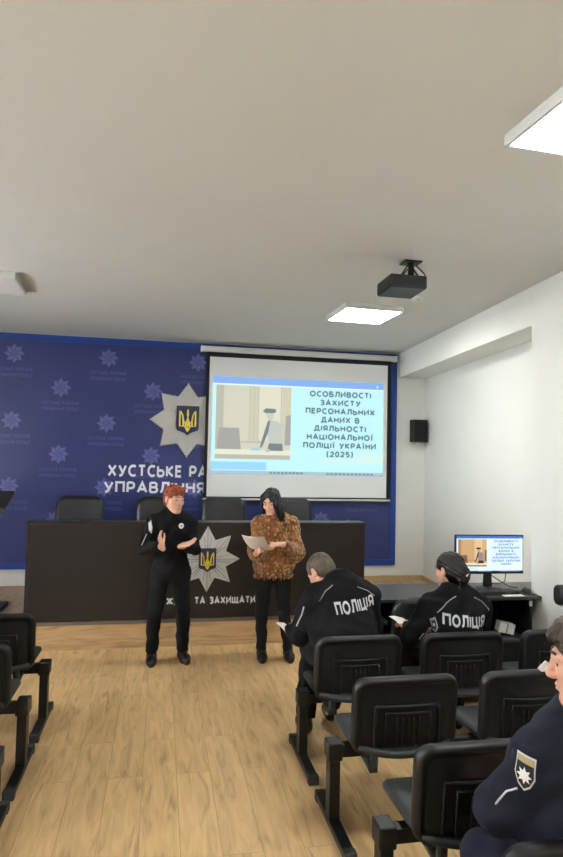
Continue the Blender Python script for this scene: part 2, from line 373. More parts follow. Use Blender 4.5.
def shield_parts(parent, c, U, V, N, hw, hh, d, pre=''):
    c, U, V, N = map(Vector, (c, U, V, N))
    out = [(-1, 1), (1, 1), (1, -.55), (.93, -.72), (.35, -.88), (0, -1.08), (-.35, -.88), (-.93, -.72), (-1, -.55)]
    b = MB(); b.prism([(x*hw*1.07, y*hh*1.05) for x, y in out], c, U, V, N, d-.02, d)
    b.prism([(x*hw, y*hh) for x, y in out], c, U, V, N, d, d+.006)
    sh = b.build('shield', M['shield'], parent, bevel=.002)
    tr = MB(); r = hw*.085
    lines = []
    for s in (-1, 1):
        lines += [[(s*.74, .72), (s*.74, -.5), (s*.25, -.5)], [(s*.74, .72), (s*.5, .4), (s*.42, .0), (s*.36, -.22), (s*.12, -.2), (0, .05)],
                  [(s*.42, -.05), (s*.42, -.5)], [(0, .1), (s*.2, -.3), (s*.2, -.62), (0, -.92)], [(s*.25, -.5), (s*.05, -.3)]]
    lines += [[(0, .82), (0, .1)], [(0, -.2), (0, -.9)]]
    for l in lines: tr.tube([c+U*x*hw+V*y*hh*.92+N*(d+.008) for x, y in l], r, 6)
    for l in ([(0, .84), (0, .35)],): tr.tube([c+U*x*hw+V*y*hh*.92+N*(d+.009) for x, y in l], [r*1.1, r*1.7], 6)
    tr.build('trident', M['gold'], parent)
    return sh

# ------------------------------------------------------------------ banner on the back wall
bn = thing('banner', 'navy blue police banner with silver star covering the back wall', 'banner', (.6, BW, 1.95))
def rel(mb, name, m, parent, base, **k):
    for v in mb.v: v -= Vector(base)
    return mb.build(name, m, parent, **k)
BB = (.6, BW, 1.95)
bx0, bx1, bz0, bz1 = -3.4, 3.205, .485, 3.405
M['navy'] = mat('banner_print_navy', srgb(48, 58, 116), .36, spec=.5, noise=.05, nscale=1.3)
M['ghost'] = mat('banner_print_ghost', srgb(104, 108, 168), .4, spec=.4)
M['ghost2'] = mat('banner_print_ghost_dim', srgb(88, 94, 156), .4, spec=.4)
rel(MB().box((bx0+.05, BW-.02, bz0+.05), (bx1-.05, BW-.001, bz1-.05)), 'backdrop', M['navy'], bn, BB)
fr = MB(); fw = .078
for lo, hi in (((bx0, bz0), (bx1, bz0+fw)), ((bx0, bz1-fw), (bx1, bz1)), ((bx0, bz0+fw), (bx0+fw, bz1-fw)), ((bx1-fw, bz0+fw), (bx1, bz1-fw))):
    fr.box((lo[0], BW-.032, lo[1]), (hi[0], BW-.002, hi[1]))
rel(fr, 'frame', M['frameblue'], bn, BB, bevel=.004)
gp = MB()
cap_geo = fit_text('ХУСТСЬКЕ РАЙОННЕ\nУПРАВЛІННЯ ПОЛІЦІЇ', .45, .045, .16)
NB = Vector((0, -1, 0))
for ci in range(-3, 10):
    cx = -1.83+.568*ci
    if cx < bx0+.3 or cx > bx1-.25: continue
    for ri in range(4):
        cz = 3.15-.835*ri - (.405 if ci % 2 else 0) + (.02 if ri == 2 else 0)
        if cz < .75: continue
        pts = []
        for k in range(16):
            a = k*math.pi/8; r_ = .125 if k % 2 == 0 else .082
            pts.append((r_*math.sin(a), r_*math.cos(a)))
        o = Vector((cx, BW-.0215, cz))
        for k in range(16):
            p, q = pts[k], pts[(k+1) % 16]
            gp.add([o+X*p[0]*.42+Z*p[1]*.42, o+X*p[0]+Z*p[1], o+X*q[0]+Z*q[1], o+X*q[0]*.42+Z*q[1]*.42], [(0, 1, 2, 3)], 0 if k % 2 else 1)
        gp.prism([(x*.035, y*.045) for x, y in ((-1, 1), (1, 1), (1, -.6), (0, -1), (-1, -.6))], o, X, Z, NB, 0, .0005, 1)
        put_text(gp, cap_geo, o+X*-.225+Z*-.215, X, Z, NB, 0, 1)
rel(gp, 'printed_pattern', [M['ghost'], M['ghost2']], bn, BB)
tt = MB()
put_text(tt, fit_text('ХУСТСЬКЕ РА', 1.25, .16, .21), (-.655, BW-.0225, 1.638), X, Z, NB, 0)
put_text(tt, fit_text('УПРАВЛІННЯ', 1.275, .15, .2), (-.70, BW-.0225, 1.432), X, Z, NB, 0)
rel(tt, 'lettering', M['letter'], bn, BB)
em = thing('star_emblem', None, None); em.parent = bn; em.location = (0, 0, 0)
st = MB(); star_relief(st, Vector((.325, BW-.022, 2.385))-Vector(BB), X, Z, NB, .49, .335, 6, .05)
st.build('star', M['silver'], em)
shield_parts(em, Vector((.325, BW-.022, 2.385))-Vector(BB), X, Z, NB, .135, .175, .06)

# ------------------------------------------------------------------ slide picture
def emis(name, col, s, rough=.6):
    m = mat(name, (0.02, .02, .02), rough); b = m.node_tree.nodes['Principled BSDF']
    b.inputs['Emission Color'].default_value = (*col, 1); b.inputs['Emission Strength'].default_value = s
    return m
def slide(parent, o, wd, ht, U, V, N, P, s, pre, step=.0006):
    """o = lower left corner; P palette of sRGB triples"""
    keys = list(P); mats = [emis(pre+k, srgb(*P[k]), s) for k in keys]; ix = {k: i for i, k in enumerate(keys)}
    mb = MB(); o, U, V, N = map(Vector, (o, U, V, N)); lay = [0]
    def pg(pts, k):
        lay[0] += 1
        mb.add([o+U*x*wd+V*y*ht+N*step*lay[0] for x, y in pts], [list(range(len(pts)))], ix[k])
    rc = lambda x0, y0, x1, y1, k: pg([(x0, y0), (x1, y0), (x1, y1), (x0, y1)], k)
    rc(0, 0, 1, 1, 'bg'); rc(0, .925, 1, 1, 'bar'); rc(0, .915, 1, .928, 'line'); rc(.955, .94, .965, .97, 'bar2')
    rc(.86, .13, 1, .25, 'bg2'); rc(.62, .13, .86, .18, 'bg2')
    rc(0, .045, .31, .125, 'low'); rc(0, .0, 1, .035, 'task')
    for i in range(9): rc(.33+.022*i, .008, .345+.022*i, .028, 'ico')
    for i in range(12): rc(.66+.024*i, .008, .675+.024*i, .026, 'ico')
    # photograph on the slide
    x0, x1, y0, y1 = .02, .445, .155, .91
    rc(x0, y0, x1, y1, 'p_wall'); q = lambda a, b: (x0+(x1-x0)*a, y0+(y1-y0)*b)
    def pr(a0, b0, a1, b1, k): pg([q(a0, b0), q(a1, b0), q(a1, b1), q(a0, b1)], k)
    pr(0, .1, .1, 1, 'p_shade'); pr(.44, .26, .56, 1, 'p_panel'); pr(.57, .26, .86, 1, 'p_pale'); pr(.885, .2, 1, 1, 'p_panel')
    for a in (.44, .5, .555, .86): pr(a, .24, a+.012, 1, 'p_shade')
    pr(.34, .22, .62, .245, 'p_shade')
    pg([q(.02, .12), q(.34, .12), q(.31, .42), q(.05, .42)], 'p_chair')
    pr(0, .0, 1, .06, 'p_shade'); pr(0, .06, 1, .13, 'p_table')
    # standing officer: cap, head, torso, sleeves, leg
    pg([q(.62, .66), q(.66, .70), q(.79, .695), q(.80, .655), q(.76, .63), q(.66, .63)], 'p_dark')
    pg([q(.66, .635), q(.765, .635), q(.765, .57), q(.735, .535), q(.69, .545)], 'p_skin')
    pg([q(.70, .545), q(.80, .53), q(.90, .48), q(.915, .38), q(.88, .20), q(.72, .20), q(.68, .36)], 'p_shirt')
    pg([q(.69, .53), q(.72, .53), q(.70, .38), q(.62, .17), q(.585, .15), q(.64, .36)], 'p_dark')
    pg([q(.88, .47), q(.92, .40), q(.91, .26), q(.83, .14), q(.80, .16), q(.865, .27)], 'p_skin')
    pg([q(.71, .22), q(.89, .22), q(.90, .12), q(.69, .12)], 'p_dark')
    pg([q(.93, .60), q(1, .62), q(1, .2), q(.92, .2)], 'p_chair')
    pg([q(.47, .12), q(.60, .12), q(.58, .155), q(.49, .155)], 'p_blue'); pr(.66, .1, .72, .14, 'p_shirt')
    sp = mb.build('slide_picture', mats, parent)
    tx = MB()
    lines = ['ОСОБЛИВОСТІ', 'ЗАХИСТУ', 'ПЕРСОНАЛЬНИХ', 'ДАНИХ В', 'ДІЯЛЬНОСТІ', 'НАЦІОНАЛЬНОЇ', 'ПОЛІЦІЇ УКРАЇНИ', '(2025)']
    wds = [.36, .235, .405, .225, .305, .385, .425, .155]
    for i, (l, wl_) in enumerate(zip(lines, wds)):
        zc = .825-.0905*i; hh = .064
        put_text(tx, fit_text(l, wl_*wd*1.02, hh*ht, .25), o+U*(.735-wl_*.51)*wd+V*zc*ht, U, V, N, step*(lay[0]+1))
    tx.build('slide_text', emis(pre+'txt', srgb(*P['txt']) if 'txt' in P else (0, 0, 0), s), parent)

# ------------------------------------------------------------------ projection screen
SY = 8.08
ps = thing('projection_screen', 'pull-down projection screen showing a light blue slide', 'projection screen', (1.82, SY, 3.3))
SB = (1.82, SY, 3.3)
c = MB(); c.box((.48, SY-.045, 3.285), (3.145, SY+.045, 3.358)); rel(c, 'case', M['alu'], ps, SB, bevel=.008)
for xx in (.468, 3.135):
    c = MB(); c.box((xx, SY-.048, 3.28), (xx+.023, SY+.048, 3.362)); rel(c, 'end_cap', M['white'], ps, SB, bevel=.004)
M['screenwhite'] = mat('screen_fabric', srgb(226, 228, 226), .8, spec=.1)
M['screenblack'] = mat('screen_border', srgb(12, 14, 24), .7)
c = MB(); c.box((.55, SY-.002, 1.385), (3.085, SY+.002, 3.29)); rel(c, 'border', M['screenblack'], ps, SB)
c = MB(); c.box((.59, SY-.004, 1.405), (3.035, SY-.002, 3.225)); rel(c, 'fabric', M['screenwhite'], ps, SB)
c = MB(); c.tube([(.54, SY, 1.372), (3.095, SY, 1.372)], .014, 10); rel(c, 'bottom_bar', M['alu'], ps, SB)
PAL = dict(bg=(190, 240, 248), bg2=(206, 238, 232), bar=(128, 172, 232), bar2=(200, 225, 250), line=(225, 245, 250), low=(150, 210, 250), task=(165, 190, 205), ico=(110, 125, 145),
    p_wall=(206, 204, 186), p_shade=(182, 180, 166), p_panel=(200, 198, 172), p_pale=(218, 216, 192), p_chair=(160, 160, 154), p_table=(222, 226, 206), p_dark=(112, 124, 130), p_skin=(198, 196, 180),
    p_shirt=(186, 192, 186), p_blue=(160, 200, 215), txt=(88, 118, 124))
slide(ps, Vector((.635, SY-.006, 1.70))-Vector(SB), 2.345, 1.275, X, Z, NB, PAL, SCREEN_POWER, 'slide_')

# ------------------------------------------------------------------ projector
PX, PY = 1.82, 4.38
pj = thing('projector', 'dark grey projector hanging from the ceiling on a short mount', 'projector', (PX, PY, CH))
c = MB(); c.box((-.07, -.06, -.012), (.07, .06, 0)); c.build('ceiling_plate', M['darkplastic'], pj, bevel=.003)
c = MB(); c.tube([(0, 0, -.012), (0, 0, -.14)], .024, 12)
for s in (-1, 1): c.tube([(s*.02, 0, -.015), (s*.07-.05, .0, -.175)], .006, 6); c.tube([(s*.02, 0, -.05), (s*.08-.06, -.14, -.175)], .006, 6)
c.build('mount', M['black'], pj)
c = MB(); c.box((-.255, -.25, -.27), (.025, .04, -.175)); pb = c.build('body', M['teal_dark'], pj, bevel=.012)
c = MB(); c.box((-.245, -.24, -.2735), (.015, .03, -.2695)); c.build('bottom_cover', M['teal'], pj)
c = MB(); c.tube([(-.05, .03, -.225), (-.05, .06, -.225)], .033, 16); c.build('lens', M['darkplastic'], pj)
c = MB()
for i in range(7): c.box((-.235+i*.036, -.2525, -.25), (-.213+i*.036, -.249, -.2))
c.build('vent', M['black'], pj)
c = MB(); c.tube([(-.04, -.24, -.22), (.0, -.28, -.2), (.03, -.18, -.14), (.02, -.05, -.04), (.03, -.02, 0)], .005, 6); c.build('cable', M['black'], pj)

# ------------------------------------------------------------------ wall speaker
t = thing('wall_speaker', 'black loudspeaker mounted on back wall right of the banner', 'speaker', (3.49, 8.05, 2.335))
MB().prism([(-.10, -.07), (.10, -.07), (.115, .05), (.08, .1), (-.08, .1), (-.115, .05)], (0, 0, 0), X, Y, Z, -.155, .155).build('cabinet', M['darkplastic'], t, bevel=.012)
MB().box((-.09, -.078, -.14), (.09, -.068, .14)).build('grille', mat('speaker_cloth', srgb(20, 21, 23), .9, bump=.5, bscale=500), t, bevel=.004)
MB().box((-.04, .02, -.175), (.0, .128, -.155)).build('bracket', M['white'], t)

# ------------------------------------------------------------------ presidium desk
DB = (.475, 6.75, SH)
dk = thing('presidium_desk', 'long dark wooden desk with silver star on the stage', 'desk', DB)
c = MB(); c.box((-1.225, 6.405, .28), (2.155, 6.43, 1.214)); rel(c, 'front_panel', M['desk'], dk, DB, bevel=.003)
c = MB(); c.box((-1.265, 6.39, 1.214), (2.18, 6.62, 1.244)); rel(c, 'top', M['desk'], dk, DB, bevel=.004)
for x0 in (-1.255, 2.145):
    c = MB(); c.box((x0, 6.41, SH+.004), (x0+.028, 7.02, 1.214)); rel(c, 'side_panel', M['desk'], dk, DB, bevel=.002)
c = MB(); c.box((-1.227, 6.455, .955), (2.145, 6.93, .98)); rel(c, 'worktop', M['desk'], dk, DB, bevel=.003)
c = MB(); c.box((-1.217, 6.43, 1.13), (2.145, 6.45, 1.214)); rel(c, 'rail', M['desk'], dk, DB)
em = thing('star_emblem', None, None); em.parent = dk
cc = Vector((.495, 6.405, .872))-Vector(DB)
st = MB(); star_facets(st, cc, X, Z, NB, .335, .205, .02); st.build('star', [M['silver2'], M['groove']], em)
shield_parts(em, cc+Vector((0, 0, -.005)), X, Z, NB, .082, .11, .03)
c = MB(); put_text(c, fit_text('СЛУЖИТИ ТА ЗАХИЩАТИ', 1.075, .075, .24), Vector((-.075, 6.405, .418))-Vector(DB), X, Z, NB, .003); c.build('lettering', M['letter'], dk)

# ------------------------------------------------------------------ office chairs
def ring3(out, f): return [f(x, z) for x, z in out]
def pad_mesh(wd, ht, rad, th, bulge, curve, inset=.02):
    """upright cushion in local x,z; front towards +y"""
    mb = MB(); rs = []
    prof = [(-.85, .0), (-1, .35), (-.96, .75), (-.8, 1.0)]
    def P(x, z, y): return Vector((x, y + curve*(x/(wd/2))**2, z))
    for ins, y in ((inset*2.2, -th/2-bulge*.4), (inset, -th/2-bulge*.1), (inset*.25, -th*.3), (0, 0), (inset*.25, th*.3), (inset, th/2+bulge*.3), (inset*2.2, th/2+bulge)):
        o = rrect(wd-2*ins, ht-2*ins, max(.01, rad-ins), 6)
        rs.append([P(x, z, y) for x, z in o])
    mb.loft(rs, 0, False, False)
    for r_, flip in ((rs[0], True), (rs[-1], False)):
        cen = sum(r_, Vector())/len(r_); cen.y = r_[0].y if False else (min if flip else max)(p.y for p in r_) - (curve if not flip else 0)
        cen.y = sum(p.y for p in r_)/len(r_) - curve*.45
        n = len(r_); mb.add(r_+[cen], [((k+1) % n, k, n) if flip else (k, (k+1) % n, n) for k in range(n)])
    return mb
def office_chair(label, loc, rz, top=1.17, group=None, wd=.5):
    t = thing('office_chair', label, 'office chair', loc, group); t.rotation_euler.z = rz
    mb = pad_mesh(wd, .66, .12, .07, .02, .05); 
    for v in mb.v:
        v.z += top-.33; v.y += .0
    for v in mb.v: v.y = v.y - .22 - (v.z-top+.66)*.12
    mb.build('backrest', M['leather'], t, True)
    sm = pad_mesh(.5, .48, .1, .09, .015, .0); 
    for v in sm.v: v.y, v.z = v.z+.05, v.y+.47
    sm.build('seat', M['leather'], t, True)
    for s in (-1, 1):
        a = MB(); a.tube([(s*.24, .12, .44), (s*.29, .12, .5), (s*.29, .1, .66)], .014, 8); a.tube([(s*.29, -.18, .67), (s*.29, .2, .67)], .022, 8); a.build('armrest', M['darkplastic'], t, True)
    a = MB(); a.tube([(0, .05, .1), (0, .05, .43)], .028, 12); a.build('column', M['darkplastic'], t, True)
    a = MB()
    for k in range(5):
        an = k*2*math.pi/5+.3; a.tube([(0, .05, .1), (.28*math.cos(an), .05+.28*math.sin(an), .075)], [.03, .018], 8)
    a.build('star_base', M['darkplastic'], t, True)
    for k in range(5):
        an = k*2*math.pi/5+.3; cx, cy = .28*math.cos(an), .05+.28*math.sin(an)
        b = MB(); b.tube([(cx-.02, cy, .03), (cx+.02, cy, .03)], .03, 12); b.tube([(cx, cy, .05), (cx, cy, .075)], .01, 6); b.build('caster', M['darkplastic'], t, True)
    return t
for x, lab in ((-.9, 'black leather office chair behind the desk, left of the red-haired officer'), (0.0, 'black leather office chair behind the desk, mostly hidden by the red-haired officer'),
               (.76, 'black leather office chair behind the desk, between the two standing women'), (1.58, 'black leather office chair behind the desk, behind the woman in the knit sweater')):
    office_chair(lab, (x, 7.0+.25, SH), math.pi, 1.165, 'office chairs behind the desk', .53)
office_chair('black chair drawn up to the computer table, left of the seated female officer', (2.02, 4.74, 0), 0, .885, None, .54)

# ------------------------------------------------------------------ lectern at the left edge
t = thing('lectern', 'dark lectern at the left edge of the stage', 'lectern', (-1.86, 7.02, SH))
MB().box((-.25, -.2, 0), (.29, .2, .045)).build('base', M['darkplastic'], t, bevel=.01)
MB().tube([(0, .02, .04), (0, .02, 1.08)], .035, 12).build('post', M['black'], t, True)
c = MB(); c.prism([(-.24, 1.02), (.24, 1.20), (.24, 1.225), (-.24, 1.045)], (0, 0, 0), Y, Z, X, -.3, .3); c.build('reading_board', M['desk'], t, bevel=.004)
c = MB(); c.prism([(-.25, 1.03), (-.235, 1.03), (-.235, 1.08), (-.25, 1.08)], (0, 0, 0), Y, Z, X, -.3, .3); c.build('lip', M['desk'], t)

# ------------------------------------------------------------------ computer table with monitor
TB = (2.3, 4.85, 0); TH = .842
tb = thing('computer_table', 'dark table along the right wall under the monitor', 'table', TB)
c = MB(); c.prism([(1.62, 4.57), (3.055, 4.57), (3.055, 4.73), (3.33, 4.75), (3.36, 5.15), (1.62, 5.15)], (0, 0, 0), X, Y, Z, TH-.025, TH); rel(c, 'top', M['tabletop'], tb, TB, bevel=.003)
for x0 in (1.65, 2.38, 2.97):
    c = MB(); c.box((x0, 4.61, 0), (x0+.022, 5.1, TH-.025)); rel(c, 'side_panel', M['tableblack'], tb, TB)
c = MB(); c.box((1.672, 5.08, .12), (2.97, 5.098, TH-.025)); rel(c, 'back_panel', M['tableblack'], tb, TB)
c = MB(); c.box((2.402, 4.62, .475), (2.97, 5.08, .495)); rel(c, 'shelf', mat('shelf_laminate', srgb(60, 62, 64), .4), tb, TB)
c = MB(); c.box((2.41, 4.625, .02), (2.965, 4.64, .47)); rel(c, 'cabinet_door', M['tableblack'], tb, TB)
c = MB(); c.box((2.965, 4.606, .757), (2.992, 4.61, .798)); rel(c, 'label_sticker', M['white'], tb, TB)
mn = thing('monitor', 'flat computer monitor on the dark table showing the slide', 'monitor', (2.775, 4.90, TH)); mn.scale = (.927, .927, .927)
c = MB(); c.box((-.335, -.012, .135), (.335, .02, .49)); c.build('housing', M['darkplastic'], mn, bevel=.006)
c = MB(); c.box((-.12, .015, .2), (.12, .06, .4)); c.build('rear_bulge', M['darkplastic'], mn, bevel=.02)
c = MB(); c.prism([(-.045, .0), (.045, 0), (.032, .2), (-.032, .2)], (0, .025, 0), X, Z, Y, 0, .02); c.build('neck', M['darkplastic'], mn, bevel=.003)
c = MB(); c.lathe([(.12, .0), (.118, .008), (.02, .018)], (0, .02, 0), 24); c.build('foot', M['darkplastic'], mn, True)
mn.rotation_euler.z = R(-2)
PAL2 = dict(PAL); PAL2.update(bg=(214, 234, 248), bg2=(228, 236, 220), bar=(60, 110, 190), low=(190, 225, 250), task=(30, 50, 70), ico=(120, 150, 170), p_wall=(196, 160, 112), p_shade=(160, 120, 80),
    p_panel=(206, 166, 110), p_pale=(218, 186, 138), p_chair=(120, 84, 66), p_table=(226, 214, 196), p_dark=(32, 30, 34), p_skin=(190, 140, 120), p_shirt=(150, 130, 130), txt=(90, 130, 170))
slide(mn, Vector((-.325, -.0125, .153)), .65, .328, X, Z, NB, PAL2, MONITOR_POWER, 'monitor_', .0002)
t = thing('keyboard', 'black keyboard below the monitor on the dark table', 'keyboard', (2.70, 4.71, TH)); t.rotation_euler.z = R(3)
MB().box((-.21, -.065, 0), (.21, .065, .018)).build('case', M['darkplastic'], t, bevel=.004)
for r_ in range(5):
    c = MB()
    for k in range(15): c.box((-.20+.027*k, -.058+.024*r_, .018), (-.177+.027*k, -.038+.024*r_, .025))
    tag(c.build('key_row', M['black'], t), kind='stuff')
t = thing('mouse', 'black computer mouse beside the keyboard', 'mouse', (3.0, 4.70, TH+.004))
c = MB(); c.loft([[Vector((.032*a*math.cos(k*math.pi/8), .055*a*math.sin(k*math.pi/8), z)) for k in range(16)] for a, z in ((1, 0), (1.02, .012), (.85, .028), (.45, .036), (.1, .038))]); c.build('shell', M['darkplastic'], t, True)
c = MB(); c.box((-.003, .015, .03), (.003, .035, .04)); c.build('wheel', M['rubber'], t)
tag(MB().box((2.93, 4.62, TH), (3.045, 4.80, TH+.004)).build('mouse_pad', M['rubber']), 'dark mouse pad under the black mouse', 'mouse pad')
tag(MB().box((2.74, 4.59, TH), (2.91, 4.638, TH+.004)).build('paper_sheet', M['paper']), 'white sheet lying at the front edge of the computer table', 'paper')
c = MB(); c.tube([(2.80, 4.945, TH+.2), (2.84, 4.99, TH+.10), (2.92, 5.0, TH+.05), (2.98, 4.93, TH+.008), (3.03, 4.88, TH+.006)], .004, 6)
tag(c.build('cable', M['black']), 'thin black cable curling behind the monitor to the table', 'cable')
c = MB(); c.tube([(2.965, 4.925, TH+.19), (2.97, 4.97, TH+.10), (2.975, 4.99, TH+.04), (2.95, 5.05, TH+.006), (2.82, 5.1, TH+.006)], .004, 6)
tag(c.build('cable', M['rubber']), 'thin grey cable hanging straight below the right side of the monitor', 'cable')
c = thing('carton', 'small white printed carton tilted on the shelf under the computer table', 'box', (2.83, 4.76, .512)); c.rotation_euler = (0, R(12), R(-8))
MB().box((-.065, -.045, .002), (.065, .045, .085)).build('body', M['paper'], c, bevel=.002)
MB().box((-.005, -.0465, .004), (.008, -.0452, .083)).build('tape', M['paperprint'], c)
for i in range(4): 
    q = MB().box((-.12, -.08, 0), (.09, .08, .003), 0, .12*i).build('paper_sheet', M['paper']); q.location = (2.60+.012*i, 4.75, .496+.004*i)
    tag(q, 'loose white sheet in the small pile on the low shelf under the computer table', 'paper', 'loose sheets on the low shelf')
t = thing('wall_box', 'small black rounded box with white base on the right wall at the frame edge', 'wall box', (2.995, 4.22, .93))
MB().prism(rrect(.11, .15, .05), (0, 0, .0), Y, Z, X, -.05, .033).build('cover', M['darkplastic'], t, bevel=.015)
MB().box((-.045, -.045, -.10), (.033, .045, -.078)).build('base', M['white'], t, bevel=.004)

# ------------------------------------------------------------------ beam seating
def chair_back_mesh():
    mb = MB(); wd, ht = .565, .40
    cv = lambda x: .045*(abs(x)/(wd/2))**2.2          # ends curve forwards (+y)
    def ring(ins, y, rr=None):
        o = rrect(wd-2*ins, ht-2*ins, max(.008, (rr or .075)-ins*.8), 6)
        return [Vector((x, y+cv(x), z)) for x, z in o]
    rs = [ring(.05, .022), ring(.02, .028), ring(.004, .02), ring(0, .0), ring(.005, -.022), ring(.016, -.028), ring(.03, -.024), ring(.036, -.012), ring(.05, -.010)]
    mb.loft(rs[::-1], 0, False, False)
    # back recess and front pad, filled by strips so that the curve is kept
    for r_, yy, flip in ((rs[-1], -.010, False), (rs[0], .022, True)):
        n = len(r_); ins = .05; hx, hz = wd/2-ins, ht/2-ins
        nx, nz = 12, 2
        cen = Vector((0, yy, 0))
        inner = [Vector((p.x*.5, yy+cv(p.x*.5), p.z*.5)) for p in r_]
        fs = [((k+1) % n, k, n+k, n+(k+1) % n) for k in range(n)]; 
        if flip: fs = [f[::-1] for f in fs]
        mb.add(r_+inner, fs)
        f2 = [((k+1) % n, k, n) for k in range(n)]
        if flip: f2 = [f[::-1] for f in f2]
        mb.add(inner+[cen], f2)
    return mb
def chair_rib_mesh():
    mb = MB(); cv = lambda x: .045*(abs(x)/.2825)**2.2
    def bar(x0, z0, x1, z1, w=.007):
        n = 5; pts = [Vector((x0+(x1-x0)*i/n, -.0125+cv(x0+(x1-x0)*i/n), z0+(z1-z0)*i/n)) for i in range(n+1)]
        mb.tube(pts, w, 6)
    bar(-.17, .06, .17, .06); bar(-.17, .06, -.17, -.15); bar(.17, .06, .17, -.15)
    bar(-.12, .025, .12, .025, .005); bar(-.12, .025, -.12, -.15, .005); bar(.12, .025, .12, -.15, .005)
    for x in (-.06, -.03, 0, .03, .06): bar(x, .0, x, -.15, .0035)
    return mb
def seat_mesh():
    mb = MB(); rs = []
    for ins, z in ((.05, -.028), (.012, -.026), (0, -.012), (.0, .004), (.01, .018), (.03, .024), (.06, .026)):
        o = rrect(.52-2*ins, .46-2*ins, max(.01, .09-ins*.8), 6)
        rs.append([Vector((x, y, z - (.03*max(0, (y-.1)/.13)**2) - .012*(1-(x/.26)**2)*(z > .01))) for x, y in o])
    mb.loft(rs, 0, True, True)
    return mb
def lip_mesh():
    mb = MB(); pts = []
    for i in range(13):
        x = -.25+.5*i/12; pts.append(Vector((x, .045*(abs(x)/.2825)**2.2 - .018, -.155-.03*(1-(x/.25)**2))))
    mb.tube(pts, [.012]+[.02]*11+[.012], 8)
    for s in (-1, 1): mb.box((s*.17-.02, -.01, -.26), (s*.17+.02, .01, -.17)); mb.box((s*.17-.02, -.01, -.275), (s*.17+.02, .15, -.255))
    return mb
chair_meshes = {}
def beam_seating(label, xs, yb, legs, x0, x1, group):
    t = thing('beam_seating', label, 'row of chairs', (xs[0], yb+.2, 0), group); L = t.location.copy()
    def put(kind, maker, m, pos, rot=(0, 0, 0), parent=t, smooth=True):
        if kind not in chair_meshes:
            o = maker().build(kind, m, parent, smooth); chair_meshes[kind] = o.data
        else:
            o = bpy.data.objects.new(kind, chair_meshes[kind]); COL.objects.link(o); o.parent = parent
        o.location = pos; o.rotation_euler = rot
        return o
    for x in xs:
        s_ = put('seat', seat_mesh, M['pad'], (x-L.x, .09, .455))
        b_ = put('backrest', chair_back_mesh, M['shell'], (x-L.x, -.19, .615), (R(6), 0, 0))
        put('back_rib', chair_rib_mesh, M['shell'], (0, 0, 0), parent=b_)
        put('support', lip_mesh, M['pad'], (0, 0, -.0), parent=b_)
    c = MB(); c.box((x0-L.x, -.025, .355), (x1-L.x, .035, .415)); c.build('beam', M['black'], t, bevel=.004)
    for lx in legs:
        lg = MB().box((lx-.028-L.x, -.035, .045), (lx+.028-L.x, .045, .36)).build('leg', M['black'], t, bevel=.004)
        q = MB().box((lx-.03-L.x, -.32, .012), (lx+.03-L.x, .26, .05)).build('foot_bar', M['black'], lg, bevel=.006)
        for yy in (-.325, .215): MB().box((lx-.032-L.x, yy, 0), (lx+.032-L.x, yy+.05, .056)).build('foot_cap', M['rubber'], lg, bevel=.008)
        MB().box((lx-.038-L.x, -.045, .345), (lx+.038-L.x, .055, .435)).build('bracket', M['black'], lg, bevel=.008)
    return t
P0 = 1.25; PT = .7
GR = 'rows of black beam-mounted chairs'
beam_seating('row of black chairs nearest the stage on the right, seating two officers in black', [P0+PT*i for i in range(3)], 3.73, [.935, 2.9], .93, 2.92, GR)
beam_seating('empty row of black chairs directly behind the two seated officers', [P0+.015+PT*i for i in range(3)], 3.01, [.935, 2.88], .93, 2.9, GR)
beam_seating('empty row of black chairs just in front of the man in profile', [P0+.03+PT*i for i in range(2)], 2.27, [.94, 2.26], .935, 2.28, GR)
beam_seating('row of black chairs in the lower right corner, seating the man in profile', [P0+.03+PT*i for i in range(2)], 1.64, [.94, 2.26], .935, 2.28, GR)
for yb, lab in ((4.52, 'row of black chairs on the left of the aisle, farthest from the camera'), (3.82, 'row of black chairs on the left of the aisle, middle of the three'), (3.15, 'row of black chairs in the lower left corner, only feet and a sliver visible')):
    beam_seating(lab, [-1.09-PT*i for i in range(3)], yb, [-.765, -2.72], -2.75, -.76, GR)
